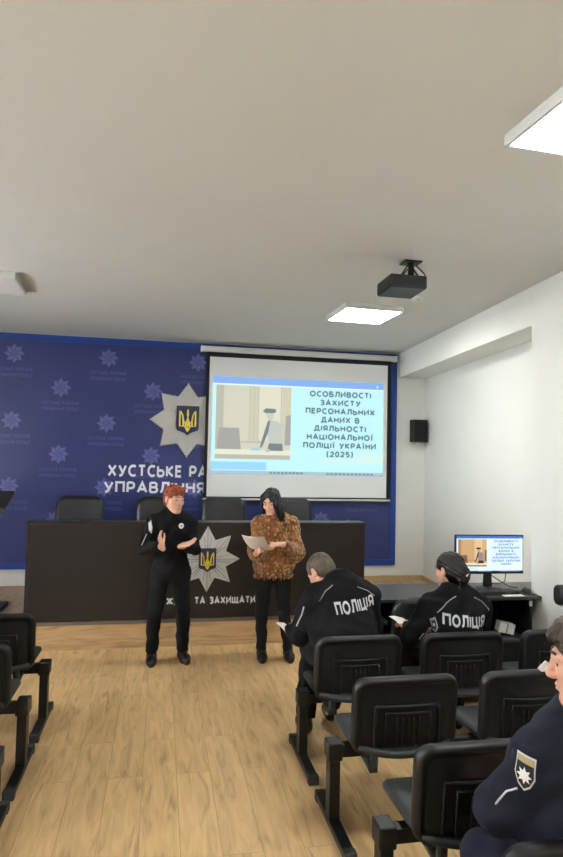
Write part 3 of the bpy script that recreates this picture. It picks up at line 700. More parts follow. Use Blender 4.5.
#PEOPLE
# ------------------------------------------------------------------ figures: smooth distance fields turned into one surface
V3 = lambda *a: np.array(a, dtype=np.float64)
def nrm(v): return v/np.linalg.norm(v)
def rotM(yaw, pitch=0, roll=0): return np.array(Matrix.Rotation(R(yaw), 3, 'Z') @ Matrix.Rotation(R(pitch), 3, 'X') @ Matrix.Rotation(R(roll), 3, 'Y'))
class Sdf:
    def __init__(s): s.ops = []; s.cuts = []; s.M = np.eye(3); s.c = np.zeros(3); s.s = 1.
    def frame(s, M=None, c=None, sc=1.): s.M = np.eye(3) if M is None else M; s.c = np.zeros(3) if c is None else np.array(c, float); s.s = sc; return s
    def T(s, p): return s.c + s.M @ (np.array(p, float)*s.s)
    def cap(s, a, b, ra, rb=None, k=.02, mode='u', cut=0):
        a, b = s.T(a), s.T(b); ra *= s.s; rb = ra if rb is None else rb*s.s; m = max(ra, rb)
        s.ops.append(('cap', mode, k, np.minimum(a, b)-m, np.maximum(a, b)+m, (a, b, ra, rb, cut))); return s
    def ell(s, c, r, k=.02, mode='u', rot=None):
        c = s.T(c); r = np.array(r, float)*s.s; Q = s.M if rot is None else s.M @ rot; e = np.sqrt(((Q*r)**2).sum(1))
        s.ops.append(('ell', mode, k, c-e, c+e, (c, r, Q))); return s
    def box(s, c, hf, rd=.01, k=.01, mode='u', rot=None):
        c = s.T(c); hf = np.array(hf, float)*s.s; Q = s.M if rot is None else s.M @ rot; e = np.abs(Q*hf).sum(1)
        s.ops.append(('box', mode, k, c-e, c+e, (c, hf, Q, rd*s.s))); return s
    def cut(s, p, n): s.cuts.append((s.T(p), s.M @ nrm(np.array(n, float)))); return s
    def mesh(s, h=.008, wr=0., wf=1., extra=None):
        un = [o for o in s.ops if o[1] == 'u']
        lo = np.min([o[3] for o in un], 0)-3*h-.02; hi = np.max([o[4] for o in un], 0)+3*h+.02
        n = np.ceil((hi-lo)/h).astype(int)+1
        ax = [lo[i]+h*np.arange(n[i]) for i in range(3)]
        F = np.full(n, .5, np.float32)
        for kind, mode, k, a, b, q in s.ops:
            pd = k+2.5*h
            i0 = np.maximum(0, np.floor((a-pd-lo)/h).astype(int)); i1 = np.minimum(n, np.ceil((b+pd-lo)/h).astype(int)+1)
            if (i1 <= i0).any(): continue
            x = ax[0][i0[0]:i1[0], None, None]; y = ax[1][None, i0[1]:i1[1], None]; z = ax[2][None, None, i0[2]:i1[2]]
            if kind == 'cap':
                A, B, ra, rb, cut = q; d = B-A; L2 = d@d+1e-12
                t0 = ((x-A[0])*d[0]+(y-A[1])*d[1]+(z-A[2])*d[2])/L2; t = np.clip(t0, 0, 1)
                D = np.sqrt((x-A[0]-t*d[0])**2+(y-A[1]-t*d[1])**2+(z-A[2]-t*d[2])**2)-(ra+(rb-ra)*t)
                if cut: D = np.maximum(D, (t0-1)*np.sqrt(L2))
            else:
                c, r, Q = q[:3]; X_, Y_, Z_ = x-c[0], y-c[1], z-c[2]
                u = [X_*Q[0, i]+Y_*Q[1, i]+Z_*Q[2, i] for i in range(3)]
                if kind == 'ell':
                    k0 = np.sqrt(sum((u[i]/r[i])**2 for i in range(3))); k1 = np.sqrt(sum((u[i]/r[i]**2)**2 for i in range(3)))+1e-9
                    D = k0*(k0-1)/k1
                else:
                    rd = q[3]; w_ = [np.abs(u[i])-r[i]+rd for i in range(3)]
                    D = np.sqrt(sum(np.maximum(v, 0)**2 for v in w_))+np.minimum(np.maximum(np.maximum(w_[0], w_[1]), w_[2]), 0)-rd
            sl = tuple(slice(i0[i], i1[i]) for i in range(3)); G = F[sl]
            if mode == 'u':
                e = np.clip(.5+.5*(G-D)/k, 0, 1); F[sl] = G+(D-G)*e-k*e*(1-e)
            else:
                D = -D; e = np.clip(.5-.5*(G-D)/k, 0, 1); F[sl] = G+(D-G)*e+k*e*(1-e)
        if wr or extra:
            x = ax[0][:, None, None]; y = ax[1][None, :, None]; z = ax[2][None, None, :]
        if wr:
            q1 = np.sin(31*wf*x+17*wf*z+2*np.sin(23*wf*y+9*z)); q2 = np.sin(41*wf*z-19*wf*x+1.6*np.sin(27*wf*x+14*wf*y)+7*y); q3 = np.sin(67*wf*z+33*wf*y+29*wf*x)
            F = F + wr*(.5*q1+.5*q2+.25*q3).astype(np.float32)
        if extra: F = F + extra(x, y, z).astype(np.float32)
        for p, nn in s.cuts:
            F = np.maximum(F, ((ax[0][:, None, None]-p[0])*nn[0]+(ax[1][None, :, None]-p[1])*nn[1]+(ax[2][None, None, :]-p[2])*nn[2]).astype(np.float32))
        return nets(F, lo, h)
def nets(F, lo, h):
    F[0], F[-1], F[:, 0], F[:, -1], F[:, :, 0], F[:, :, -1] = [.5]*6
    sg = F < 0; cs = [(i, j, k) for i in (0, 1) for j in (0, 1) for k in (0, 1)]
    N = np.array(F.shape); sub = lambda A, c: A[c[0]:N[0]-1+c[0], c[1]:N[1]-1+c[1], c[2]:N[2]-1+c[2]]
    cnt = sum(sub(sg, c).astype(np.int8) for c in cs); act = (cnt > 0) & (cnt < 8)
    I = np.argwhere(act); vid = np.full(act.shape, -1, np.int64); vid[act] = np.arange(len(I))
    P = np.zeros((len(I), 3)); C = np.zeros(len(I))
    for a in cs:
        for ax in range(3):
            if a[ax]: continue
            b = list(a); b[ax] = 1
            fa = F[I[:, 0]+a[0], I[:, 1]+a[1], I[:, 2]+a[2]]; fb = F[I[:, 0]+b[0], I[:, 1]+b[1], I[:, 2]+b[2]]
            m = (fa < 0) != (fb < 0); t = fa[m]/(fa[m]-fb[m]); p = np.tile(np.array(a, float), (m.sum(), 1)); p[:, ax] += t
            P[m] += p; C[m] += 1
    verts = lo+h*(I+P/C[:, None]); quads = []
    for ax in range(3):
        o = [1, 1, 1]; o[ax] = 0; e = [N[0]-1, N[1]-1, N[2]-1]
        S0 = sg[o[0]:e[0], o[1]:e[1], o[2]:e[2]]; d = [0, 0, 0]; d[ax] = 1
        S1 = sg[o[0]+d[0]:e[0]+d[0], o[1]+d[1]:e[1]+d[1], o[2]+d[2]:e[2]+d[2]]
        E = np.argwhere(S0 != S1); fl = S0[S0 != S1]; E = E+np.array(o); b1 = np.zeros(3, int); b1[(ax+1) % 3] = 1; b2 = np.zeros(3, int); b2[(ax+2) % 3] = 1
        g = lambda Q: vid[Q[:, 0], Q[:, 1], Q[:, 2]]
        q = np.stack([g(E-b1-b2), g(E-b2), g(E), g(E-b1)], 1); q[~fl] = q[~fl][:, ::-1]; quads.append(q)
    return verts, np.concatenate(quads)
def np_obj(name, vf, m, parent):
    v, f = vf; me = bpy.data.meshes.new(name)
    off = np.array(parent.matrix_world.translation if False else parent.location) if parent else 0
    v = v-off
    me.vertices.add(len(v)); me.vertices.foreach_set('co', v.astype(np.float32).ravel())
    me.loops.add(len(f)*4); me.loops.foreach_set('vertex_index', f.astype(np.int32).ravel())
    me.polygons.add(len(f)); me.polygons.foreach_set('loop_start', np.arange(0, len(f)*4, 4, dtype=np.int32))
    me.polygons.foreach_set('use_smooth', np.ones(len(f), bool)); me.materials.append(m); me.update(calc_edges=True); me.validate()
    o = bpy.data.objects.new(name, me); COL.objects.link(o); o.parent = parent
    return o

def head_ops(s, M_, c, sc=1., female=False):
    s.frame(M_, c, sc)
    s.ell((0, .018, .035), (.074, .096, .084)).ell((0, -.028, -.03), (.060, .060, .085), .03).ell((0, -.058, -.092), (.028 if female else .034, .028, .024), .03)
    for q in (-1, 1):
        s.cap((q*.054, .005, -.05), (q*.016, -.064, -.098), .017, .016, .03)
        s.ell((q*.042, -.055, -.02), (.024, .024, .022), .03)
        s.cap((q*.046, -.070, .026), (q*.012, -.084, .026), .009, .009, .018)
    s.cap((0, -.084, .018), (0, -.107, -.029), .008, .0098, .014).ell((0, -.102, -.033), (.012, .011, .009), .008)
    for q in (-1, 1):
        s.ell((q*.012, -.096, -.034), (.008, .011, .008), .007)
        s.ell((q*.031, -.098, .004), (.016, .016, .011), .012, 's')
        s.cap((q*.018, -.077, .012), (q*.033, -.081, .0135), .0045, .0045, .004).cap((q*.033, -.081, .0135), (q*.046, -.070, .008), .0045, .004, .004)
    s.ell((0, -.085, -.058), (.026, .011, .007), .008).ell((0, -.084, -.069), (.021, .011, .008), .008).ell((0, -.1, -.0632), (.026, .012, .0022), .004, 's')
    s.ell((0, -.092, -.081), (.02, .008, .006), .01, 's')
    for q in (-1, 1):
        s.ell((q*.077, .018, -.004), (.010, .021, .033), .008, 'u', np.array(Matrix.Rotation(R(-12), 3, 'X')) @ np.array(Matrix.Rotation(R(q*18), 3, 'Z')))
        s.ell((q*.088, .012, -.002), (.008, .011, .018), .006, 's')
    s.frame()
def hair_short(s, M_, c, sc=1., top=.0, front=.0):
    s.frame(M_, c, sc)
    s.ell((0, .020, .043+top*.5), (.083, .104, .092+top*.6)).ell((0, .05, -.01), (.073, .078, .08), .02)
    s.ell((0, -.105, -.022-front), (.072, .07, .076), .006, 's')
    s.box((0, -.06, -.15), (.15, .085, .105), .004, .006, 's').box((0, 0, -.2), (.2, .2, .115), .004, .006, 's')
    for q in (-1, 1): s.ell((q*.085, .012, -.012), (.026, .028, .045), .008, 's')
    s.frame()
def face_bits(p, M_, c, sc, brow, iris=(60, 40, 30), lips=(180, 100, 95)):
    T_ = lambda q: Vector(np.array(c)+M_ @ (np.array(q)*sc)) - p.location
    for q in (-1, 1):
        e = MB(); o = T_((q*.031, -.0695, .003)); r_ = .0128*sc; M2 = Matrix(M_)
        rings = []
        for i in range(9):
            a = math.pi*i/8; rings.append([o+M2 @ Vector((r_*math.sin(a)*math.cos(k*math.pi/6), -r_*math.cos(a), r_*math.sin(a)*math.sin(k*math.pi/6))) for k in range(12)])
        e.loft(rings[1:], 0, True, False); nf = len(e.f)
        e.m = [1 if (min(f) < 24 and max(f) < 36) or len(f) > 4 else 0 for f in e.f]
        e.build('eye', [M['eyewhite'], M['iris']], p, True)
        b = MB(); b.tube([T_(z) for z in ((q*.052, -.069, .027), (q*.038, -.083, .034), (q*.024, -.090, .034), (q*.012, -.0925, .030))], [.002*sc, .0042*sc, .0046*sc, .0035*sc], 6); b.build('eyebrow', brow, p, True)
    l = MB()
    for zz, yy, r_ in ((-.0585, -.0925, .0052), (-.0695, -.0915, .006)):
        l.tube([T_(z) for z in ((-.023, -.080, -.063), (-.012, yy+.004, zz), (0, yy, zz), (.012, yy+.004, zz), (.023, -.080, -.063))], [.002*sc, r_*sc*.7, r_*sc*.8, r_*sc*.7, .002*sc], 8)
    l.build('lips', M['lips'], p, True)
def hand_ops(s, wr_, xd, nd, th, curl=(25, 30, 20), spread=1., sc=1., thumb_out=1.):
    xd = nrm(np.array(xd, float)); nd = np.array(nd, float); nd = nrm(nd-xd*(nd@xd)); yd = np.cross(nd, xd)
    s.frame(np.stack([xd, yd, nd], 1), wr_, sc); q = th
    s.cap((-.03, 0, 0), (.02, 0, 0), .024, .026, .015)
    L = [(.026, .071), (.009, .079), (-.009, .073), (-.026, .057)]
    for yy, ln in L:
        s.cap((.012, q*yy*.7, 0), (.088-abs(yy-.009)*.25, q*yy, 0), .013, .0105, .012)
        p = np.array((.088-abs(yy-.009)*.25, q*yy, 0)); a = 0; sp = (yy*spread)*3.5
        for i, fr in enumerate((.46, .30, .24)):
            a += curl[i]; d = np.array((math.cos(R(a))*math.cos(sp), math.cos(R(a))*math.sin(sp)*q, -math.sin(R(a))))
            e = p+d*ln*fr; s.cap(p, e, .0092-.0008*i, .0085-.0008*i, .004); p = e
    s.cap((.015, q*.02, -.004), (.045, q*(.036+.012*thumb_out), -.014), .0145, .012, .012)
    s.cap((.045, q*(.036+.012*thumb_out), -.014), (.07, q*(.038+.03*thumb_out), -.02), .0105, .0095, .004).cap((.07, q*(.038+.03*thumb_out), -.02), (.094, q*(.038+.04*thumb_out), -.022), .0095, .008, .004)
    s.frame()
def lerp(a, b, t): return np.array(a)*(1-t)+np.array(b)*t
class Fig:
    """J: joints in the room. a = left in the picture, b = right in the picture"""
    def __init__(s, name, label, J, w=1., base=None):
        s.J = {k: np.array(v, float) for k, v in J.items()}; s.w = w; s.p = thing(name, label, 'person', tuple(base))
        J = s.J; s.up = nrm(J['neck']-J['pelvis']); lat = J['sh_b']-J['sh_a']; s.lat = nrm(lat-s.up*(lat@s.up)); s.fw = np.cross(s.up, s.lat); s.TM = np.stack([s.lat, -np.cross(s.lat, s.up)*-1 if False else np.cross(s.up, s.lat), s.up], 1)
    def torso(s, S_, g=0., k=.05, belly=0.):
        J, w = s.J, s.w; M_ = s.TM
        S_.ell(lerp(J['pelvis'], J['neck'], .66), (.150*w+g, .100*w+g, .20+g), k, rot=M_).ell(lerp(J['pelvis'], J['neck'], .34), (.138*w+g+belly, .095*w+g+belly, .17+g), k, rot=M_).ell(J['pelvis'], (.158*w+g, .112*w+g, .12+g), k, rot=M_)
        d = s.up*.0
        S_.cap(J['sh_a'], J['neck']-s.up*.02, .048+g, .05+g, k).cap(J['sh_b'], J['neck']-s.up*.02, .048+g, .05+g, k)
    def arms(s, S_, ru=.047, re=.040, rw=.028, k=.03, cut=0, sides='ab', rf=None):
        J = s.J
        for q in sides:
            S_.cap(J['sh_'+q], J['el_'+q], ru, re, k).cap(J['el_'+q], J['wr_'+q], rf or re, rw, k*.6, cut=cut)
    def legs(s, S_, rt=.085, rk=.050, ra=.034, k=.03, cut=0):
        J = s.J
        for q in 'ab': S_.cap(J['hip_'+q], J['kn_'+q], rt, rk, k).cap(J['kn_'+q], J['an_'+q], rk*.98, ra, k*.5, cut=cut)
    def shoes(s, name, ln=.25, tall=.1):
        J = s.J
        for q in 'ab':
            S_ = Sdf()
            f = nrm(J['toe_'+q]-J['an_'+q]*V3(1, 1, 0)-V3(0, 0, J['toe_'+q][2])); a = J['an_'+q]; g = a*V3(1, 1, 0)
            S_.cap(g-f*.03+V3(0, 0, .045), g+f*(ln*.40)+V3(0, 0, .038), .042, .044, .03).cap(g+f*(ln*.40)+V3(0, 0, .038), g+f*(ln*.62)+V3(0, 0, .032), .046, .036, .03)
            S_.cap(a-V3(0, 0, max(0, a[2]-.05)), a+V3(0, 0, tall-.08), .044, .046, .03)
            S_.cut((0, 0, s.floor), (0, 0, -1)); np_obj(name, S_.mesh(.007), M['boots'], s.p)
    floor = 0.
    def body(s, headM, headc, sc=1., female=False, hands=(), h=.006):
        S_ = Sdf(); J = s.J; s.hM, s.hc, s.hs = headM, np.array(headc, float), sc
        s.torso(S_); s.arms(S_); s.legs(S_)
        for q in 'ab':
            f = nrm((J['toe_'+q]-J['an_'+q])*V3(1, 1, 0)); S_.cap(J['an_'+q], J['an_'+q]*V3(1, 1, 0)+V3(0, 0, .05), .035, .035).cap(J['an_'+q]*V3(1, 1, 0)+V3(0, 0, .045), J['an_'+q]*V3(1, 1, 0)+f*.14+V3(0, 0, .04), .034, .03)
        nb = s.hc+headM @ (V3(0, .022, -.06)*sc)
        S_.cap(J['neck']-s.up*.03, nb, .058*s.w**.5, .052*sc if not female else .045*sc, .03)
        head_ops(S_, headM, headc, sc, female)
        for hd in hands: hand_ops(S_, *hd[0], **hd[1])
        return np_obj('body', S_.mesh(h), M['skin'], s.p)
    def cloth(s, name, S_, m, h=.008, wr=.004, wf=1., extra=None):
        vf = S_.mesh(h, wr, wf, extra); o = np_obj(name, vf, m, s.p); s.bvh = BVHTree.FromPolygons([tuple(v) for v in vf[0]], [tuple(f) for f in vf[1]]); return o
    def drop(s, p, d, off=.003):
        hit = s.bvh.ray_cast(Vector(p), Vector(d).normalized())
        if hit[0] is None: return None
        return hit[0]-Vector(d).normalized()*off
    def decal(s, name, geo_list, o, U, V, D, mats, off=.004, parent=None):
        """flat badges and letters laid on to the cloth; geo_list holds (verts2d, faces, slot, extra offset)"""
        mb = MB(); o, U, V, D = map(Vector, (o, U, V, D))
        for vs, fs, sl, ex in geo_list:
            bm = bmesh.new(); bv = [bm.verts.new((v[0], v[1], v[2] if len(v) > 2 else 0)) for v in vs]
            for f in fs:
                try: bm.faces.new([bv[i] for i in f])
                except ValueError: pass
            bmesh.ops.triangulate(bm, faces=bm.faces[:])
            for _ in range(2):
                es = [e for e in bm.edges if e.calc_length() > .02]
                if es: bmesh.ops.subdivide_edges(bm, edges=es, cuts=1); bmesh.ops.triangulate(bm, faces=bm.faces[:])
            bm.verts.index_update(); out = []
            for v in bm.verts:
                w_ = o+U*v.co.x+V*v.co.y; q = s.drop(w_-D*.4, D, off+ex+v.co.z); out.append((q if q is not None else w_)-s.p.location)
            mb.add(out, [[v.index for v in f.verts] for f in bm.faces], sl); bm.free()
        return mb.build(name, mats, parent or s.p)
    def pipe(s, name, pts, D, r, m, n=14):
        D = Vector(D); P = [Vector(p) for p in pts]; out = []
        for i in range(n+1):
            t = i/n*(len(P)-1); j = min(int(t), len(P)-2); q = s.drop(P[j].lerp(P[j+1], t-j)-D.normalized()*.4, D, .001)
            if q is not None: out.append(q-s.p.location)
        return MB().tube(out, r, 6).build(name, m, s.p, True)

M['skin'] = mat('skin', srgb(222, 170, 146), .5, spec=.4, noise=.04, nscale=14)
M['skin'].node_tree.nodes['Principled BSDF'].inputs['Subsurface Weight'].default_value = .08
M['skin'].node_tree.nodes['Principled BSDF'].inputs['Subsurface Radius'].default_value = (.02, .008, .004)
M['eyewhite'] = mat('eye_white', srgb(232, 226, 220), .2); M['iris'] = mat('iris', srgb(52, 36, 28), .2); M['lips'] = mat('lips', srgb(200, 134, 118), .5)
M['cblack'] = mat('black_fleece', srgb(21, 21, 25), .85, spec=.2, noise=.15, nscale=25, bump=.25, bscale=220)
M['cnavy'] = mat('navy_fleece', srgb(33, 36, 50), .85, spec=.2, noise=.1, nscale=25, bump=.25, bscale=260)
M['trousers'] = mat('black_trousers', srgb(19, 19, 22), .8, spec=.25, bump=.2, bscale=200)
M['leg_dark'] = mat('charcoal_trousers', srgb(27, 28, 31), .8, spec=.25, bump=.2, bscale=200)
M['boots'] = mat('black_boot_leather', srgb(18, 17, 17), .35, spec=.5, bump=.1, bscale=90)
M['reflect'] = mat('grey_reflective', srgb(196, 198, 200), .5); M['pipe'] = mat('silver_piping', srgb(170, 172, 176), .45)
M['tan'] = mat('patch_tan', srgb(176, 160, 120), .7); M['patchblack'] = mat('patch_black', srgb(22, 24, 34), .7)
def hairmat(n, c, amt=.35): return mat(n, c, .45, spec=.4, noise=amt, nscale=30, stretch=(1, 1, .25), bump=.6, bscale=110)
M['ginger'] = hairmat('ginger_hair', srgb(150, 68, 36)); M['blackhair'] = hairmat('black_hair', srgb(20, 18, 20)); M['greyhair'] = hairmat('short_grey_brown_hair', srgb(96, 84, 72)); M['brownhair'] = hairmat('brown_hair', srgb(64, 50, 40)); M['darkhair'] = hairmat('dark_bun_hair', srgb(24, 20, 21))
def knit():
    m = mat('brown_knit', srgb(126, 82, 48), .9, spec=.1, sheen=.3); nt = m.node_tree; N = nt.nodes; L = nt.links; b = N['Principled BSDF']
    tc = N.new('ShaderNodeTexCoord'); mp = N.new('ShaderNodeMapping'); mp.inputs['Scale'].default_value = (1, 1, .8); L.new(tc.outputs['Object'], mp.inputs[0])
    vo = N.new('ShaderNodeTexVoronoi'); vo.inputs['Scale'].default_value = 34; vo.inputs['Randomness'].default_value = .75; L.new(mp.outputs[0], vo.inputs['Vector'])
    rp = N.new('ShaderNodeValToRGB'); e = rp.color_ramp.elements
    e[0].position = .12; e[0].color = (*srgb(206, 170, 100), 1); e[1].position = .62; e[1].color = (*srgb(104, 66, 40), 1); x = e.new(.36); x.color = (*srgb(164, 118, 72), 1)
    L.new(vo.outputs['Distance'], rp.inputs[0])
    no = N.new('ShaderNodeTexNoise'); no.inputs['Scale'].default_value = 5; L.new(tc.outputs['Object'], no.inputs['Vector'])
    mx = N.new('ShaderNodeMix'); mx.data_type = 'RGBA'; mx.inputs['B'].default_value = (*srgb(152, 102, 64), 1)
    r2 = N.new('ShaderNodeValToRGB'); r2.color_ramp.elements[0].position = .42; r2.color_ramp.elements[1].position = .62; r2.color_ramp.elements[1].color = (.7, .7, .7, 1)
    L.new(no.outputs['Fac'], r2.inputs[0]); L.new(r2.outputs[0], mx.inputs['Factor']); L.new(rp.outputs[0], mx.inputs['A']); L.new(mx.outputs['Result'], b.inputs['Base Color'])
    bp = N.new('ShaderNodeBump'); bp.invert = True; bp.inputs['Strength'].default_value = .8; bp.inputs['Distance'].default_value = .02; L.new(vo.outputs['Distance'], bp.inputs['Height']); L.new(bp.outputs[0], b.inputs['Normal'])
    return m
M['knit'] = knit()
def geo(out): return ([(x, y) for x, y in out], [list(range(len(out)))])
def starpts(r0, r1, n=8): return [((r0 if k % 2 == 0 else r1)*math.sin(k*math.pi/n), (r0 if k % 2 == 0 else r1)*math.cos(k*math.pi/n)) for k in range(2*n)]

# ---- red-haired officer, standing, hands open in front
F = Fig('person', 'red-haired officer in black uniform standing with both hands open in front of the desk', dict(
    pelvis=(.125, 5.97, .86), neck=(.125, 5.97, 1.365), sh_a=(-.045, 5.97, 1.29), sh_b=(.285, 5.985, 1.285), el_a=(-.125, 5.90, 1.055), wr_a=(.02, 5.70, 1.10), el_b=(.335, 5.91, 1.045), wr_b=(.225, 5.69, 1.105),
    hip_a=(.035, 5.97, .84), hip_b=(.215, 5.97, .84), kn_a=(-.015, 5.955, .46), kn_b=(.245, 5.96, .46), an_a=(-.03, 5.98, .09), an_b=(.255, 6.0, .09), toe_a=(-.03, 5.83, .03), toe_b=(.285, 5.86, .03)), .99, (.125, 5.97, 0))
hM = rotM(34, 2, 4); hc = (.135, 5.935, 1.500)
F.body(hM, hc, 1.0, True, [(((.035, 5.68, 1.105), (-.30, -.25, .9), (-.7, .35, -.2), 1), dict(curl=(14, 18, 12), sc=.92)), (((.215, 5.675, 1.11), (.86, -.3, .34), (.1, .45, -.9), 1), dict(curl=(12, 12, 8), sc=.92))])
S_ = Sdf(); F.torso(S_, .022); F.arms(S_, .068, .058, .044, cut=1)
S_.cap(F.J['neck']-F.up*.05, F.J['neck']+V3(0, -.012, .045), .085, .064, .03, cut=1).cut((0, 0, .80), (0, 0, -1))
F.cloth('jacket', S_, M['cblack'], .008, .006)
NEG = (0, 1, 0)
F.decal('chest_badge', [(*geo([(.025*math.cos(k*math.pi/8), .025*math.sin(k*math.pi/8)) for k in range(16)]), 0, 0), (*geo(starpts(.022, .013)), 1, .002), (*geo([(.009*math.cos(k*math.pi/4), .009*math.sin(k*math.pi/4)) for k in range(8)]), 2, .004)], (.205, 5.8, 1.265), X, Z, NEG, [M['silver2'], M['white'], M['shield']])
F.decal('sleeve_patch', [(*geo([(-.017, .05), (.017, .06), (.02, -.01), (-.004, -.06), (-.02, -.02)]), 0, 0), (*geo([(-.012, .04), (.012, .046), (.014, -.006), (0, -.03), (-.014, -.012)]), 1, .002)], (-.108, 5.8, 1.25), Vector((.9, .0, .35)).normalized(), Vector((-.3, 0, .95)).normalized(), (.35, .94, 0), [M['reflect'], M['white']])
F.pipe('sleeve_piping', [(-.125, 5.7, 1.19), (-.165, 5.7, 1.09)], (.1, 1, 0), .004, M['reflect'])
S_ = Sdf(); F.legs(S_, .094, .068, .056, cut=1); S_.ell(F.J['pelvis'], (.168, .118, .13), .04); S_.cut((0, 0, .88), (0, 0, 1)); F.cloth('trousers', S_, M['trousers'], .008, .006)
F.shoes('boot', .26, .14)
S_ = Sdf(); hair_short(S_, hM, hc, 1.0, .012, .0)
S_.frame(hM, hc, 1.0)
for i in range(16):
    a = -1.2+2.4*i/15; S_.cap((.06*math.sin(a), -.055*math.cos(a)+.005, .10), (.078*math.sin(a)+.012*math.sin(i*5), -.088*math.cos(a)-.006, .074+.016*math.sin(i*3.3)), .017, .006, .006)
    S_.cap((.05*math.sin(a*1.7), .0+.05*math.cos(i*1.9), .095), (.085*math.sin(a*1.7)+.012*math.sin(i*7), .065*math.cos(i*1.9), .128+.014*math.sin(i*4)), .02, .005, .008)
    S_.cap((.07*math.sin(a*2.4), .03+.06*math.cos(a*2.4), .06), (.098*math.sin(a*2.4), .03+.09*math.cos(a*2.4), .05+.02*math.sin(i*2.7)), .02, .006, .008)
S_.frame(); np_obj('hair', S_.mesh(.005, .003, 3.), M['ginger'], F.p)
face_bits(F.p, hM, np.array(hc), 1.0, M['ginger'])

# ---- woman in the knit sweater reading from a sheet
F = Fig('person', 'woman with long black hair in brown knit sweater reading from a sheet of paper', dict(
    pelvis=(1.10, 5.93, .86), neck=(1.10, 5.93, 1.345), sh_a=(.945, 5.90, 1.275), sh_b=(1.265, 5.96, 1.265), el_a=(.91, 5.82, 1.03), wr_a=(.885, 5.64, 1.04), el_b=(1.30, 5.86, 1.02), wr_b=(1.125, 5.63, 1.12),
    hip_a=(1.015, 5.93, .84), hip_b=(1.185, 5.93, .84), kn_a=(.985, 5.91, .46), kn_b=(1.20, 5.90, .46), an_a=(1.00, 5.95, .09), an_b=(1.255, 5.93, .09), toe_a=(.985, 5.79, .03), toe_b=(1.25, 5.77, .03)), .92, (1.10, 5.93, 0))
hM = rotM(-32, 20, -4); hc = (1.055, 5.895, 1.490)
F.body(hM, hc, .97, True, [(((.88, 5.62, 1.045), (.0, -.8, .35), (-.75, .2, -.45), 1), dict(curl=(30, 40, 30), sc=.9)), (((1.105, 5.61, 1.125), (-.9, -.3, .05), (.1, -.35, .9), -1), dict(curl=(38, 45, 35), sc=.88))])
S_ = Sdf(); F.torso(S_, .03, .06, .01); F.arms(S_, .07, .078, .048, .05, cut=1, rf=.074)
for q in 'ab': S_.cap(F.J['el_'+q], lerp(F.J['el_'+q], F.J['pelvis'], .35)+V3(0, 0, -.02), .066, .07, .06)
S_.ell((1.095, 5.93, .90), (.195, .145, .16), .06).cap((1.10, 5.93, 1.30), (1.09, 5.92, 1.335), .085, .072, .03, cut=1); S_.cut((0, 0, .785), (0, 0, -1))
F.cloth('sweater', S_, M['knit'], .007, .006, 1.1, lambda x, y, z: .003*np.sin(150*x+20*np.sin(9*z))*np.cos(70*z)+0*y)
c_ = MB()
for i in range(44):
    a = 2*math.pi*i/44; px_, py_ = 1.095+.19*math.cos(a), 5.93+.14*math.sin(a); c_.tube([(px_-1.10, py_-5.93, .80), (px_*1.0-1.10+.004*math.sin(i*3), py_-5.93, .768+.008*math.sin(i*2.1))], [.008, .005], 5)
c_.build('fringe', M['knit'], F.p); tag(F.p.children[-1], kind='stuff')
S_ = Sdf(); F.legs(S_, .092, .062, .048, cut=1); S_.ell(F.J['pelvis'], (.165, .118, .13), .04); S_.cut((0, 0, .9), (0, 0, 1)); F.cloth('trousers', S_, M['leg_dark'], .008, .005)
F.shoes('boot', .25, .22)
S_ = Sdf().frame(hM, hc, .97)
S_.ell((0, .022, .045), (.086, .106, .09)).ell((0, .055, -.07), (.085, .065, .14), .03).cap((.066, -.015, .06), (.088, -.012, -.15), .034, .036, .03).cap((-.066, -.02, .06), (-.082, -.03, -.13), .028, .026, .03).cap((.05, .05, -.1), (.06, .03, -.21), .05, .04, .03).cap((-.05, .05, -.1), (-.06, .03, -.19), .05, .035, .03)
S_.cap((.03, -.05, .10), (.078, -.068, .0), .026, .026, .03).cap((.078, -.068, .0), (.088, -.05, -.17), .028, .03, .02).cap((.0, -.05, .115), (-.068, -.062, .02), .02, .018, .02).cap((-.07, -.06, .02), (-.078, -.055, -.12), .018, .014, .02)
S_.ell((-.006, -.115, -.018), (.053, .075, .108), .008, 's').frame()
np_obj('hair', S_.mesh(.006, .003, 2., lambda x, y, z: .0035*np.sin(170*x+90*y+6*np.sin(14*z))), M['blackhair'], F.p)
face_bits(F.p, hM, np.array(hc), .97, M['blackhair'])
# the sheet she reads from
def sheet(name, label, c, U, V, wd_, ht_, sag=.012, n=8, printed=True):
    U = Vector(U).normalized(); V = Vector(V); V = (V-U*V.dot(U)).normalized(); Nn = U.cross(V); c = Vector(c)
    mb = MB(); P = lambda i, j, d: U*(i/n-.5)*wd_+V*(j/n-.5)*ht_+Nn*(sag*math.sin(math.pi*j/n)+sag*.6*math.sin(math.pi*i/n*1.3)+d)
    for d, fl in ((0, 0), (-.0006, 1)):
        vs = [P(i, j, d) for j in range(n+1) for i in range(n+1)]
        fs = [(j*(n+1)+i, j*(n+1)+i+1, (j+1)*(n+1)+i+1, (j+1)*(n+1)+i) for j in range(n) for i in range(n)]
        mb.add(vs, [f[::-1] for f in fs] if fl else fs)
    t = mb.build(name, M['paper'], None, True); t.location = c
    tag(t, label, 'paper'); return t
sheet('paper_sheet', 'large white sheet held up by the woman in the brown sweater', (.865, 5.50, 1.155), (.88, -.496, -.05), (-.40, -.76, .5), .21, .297, .014)

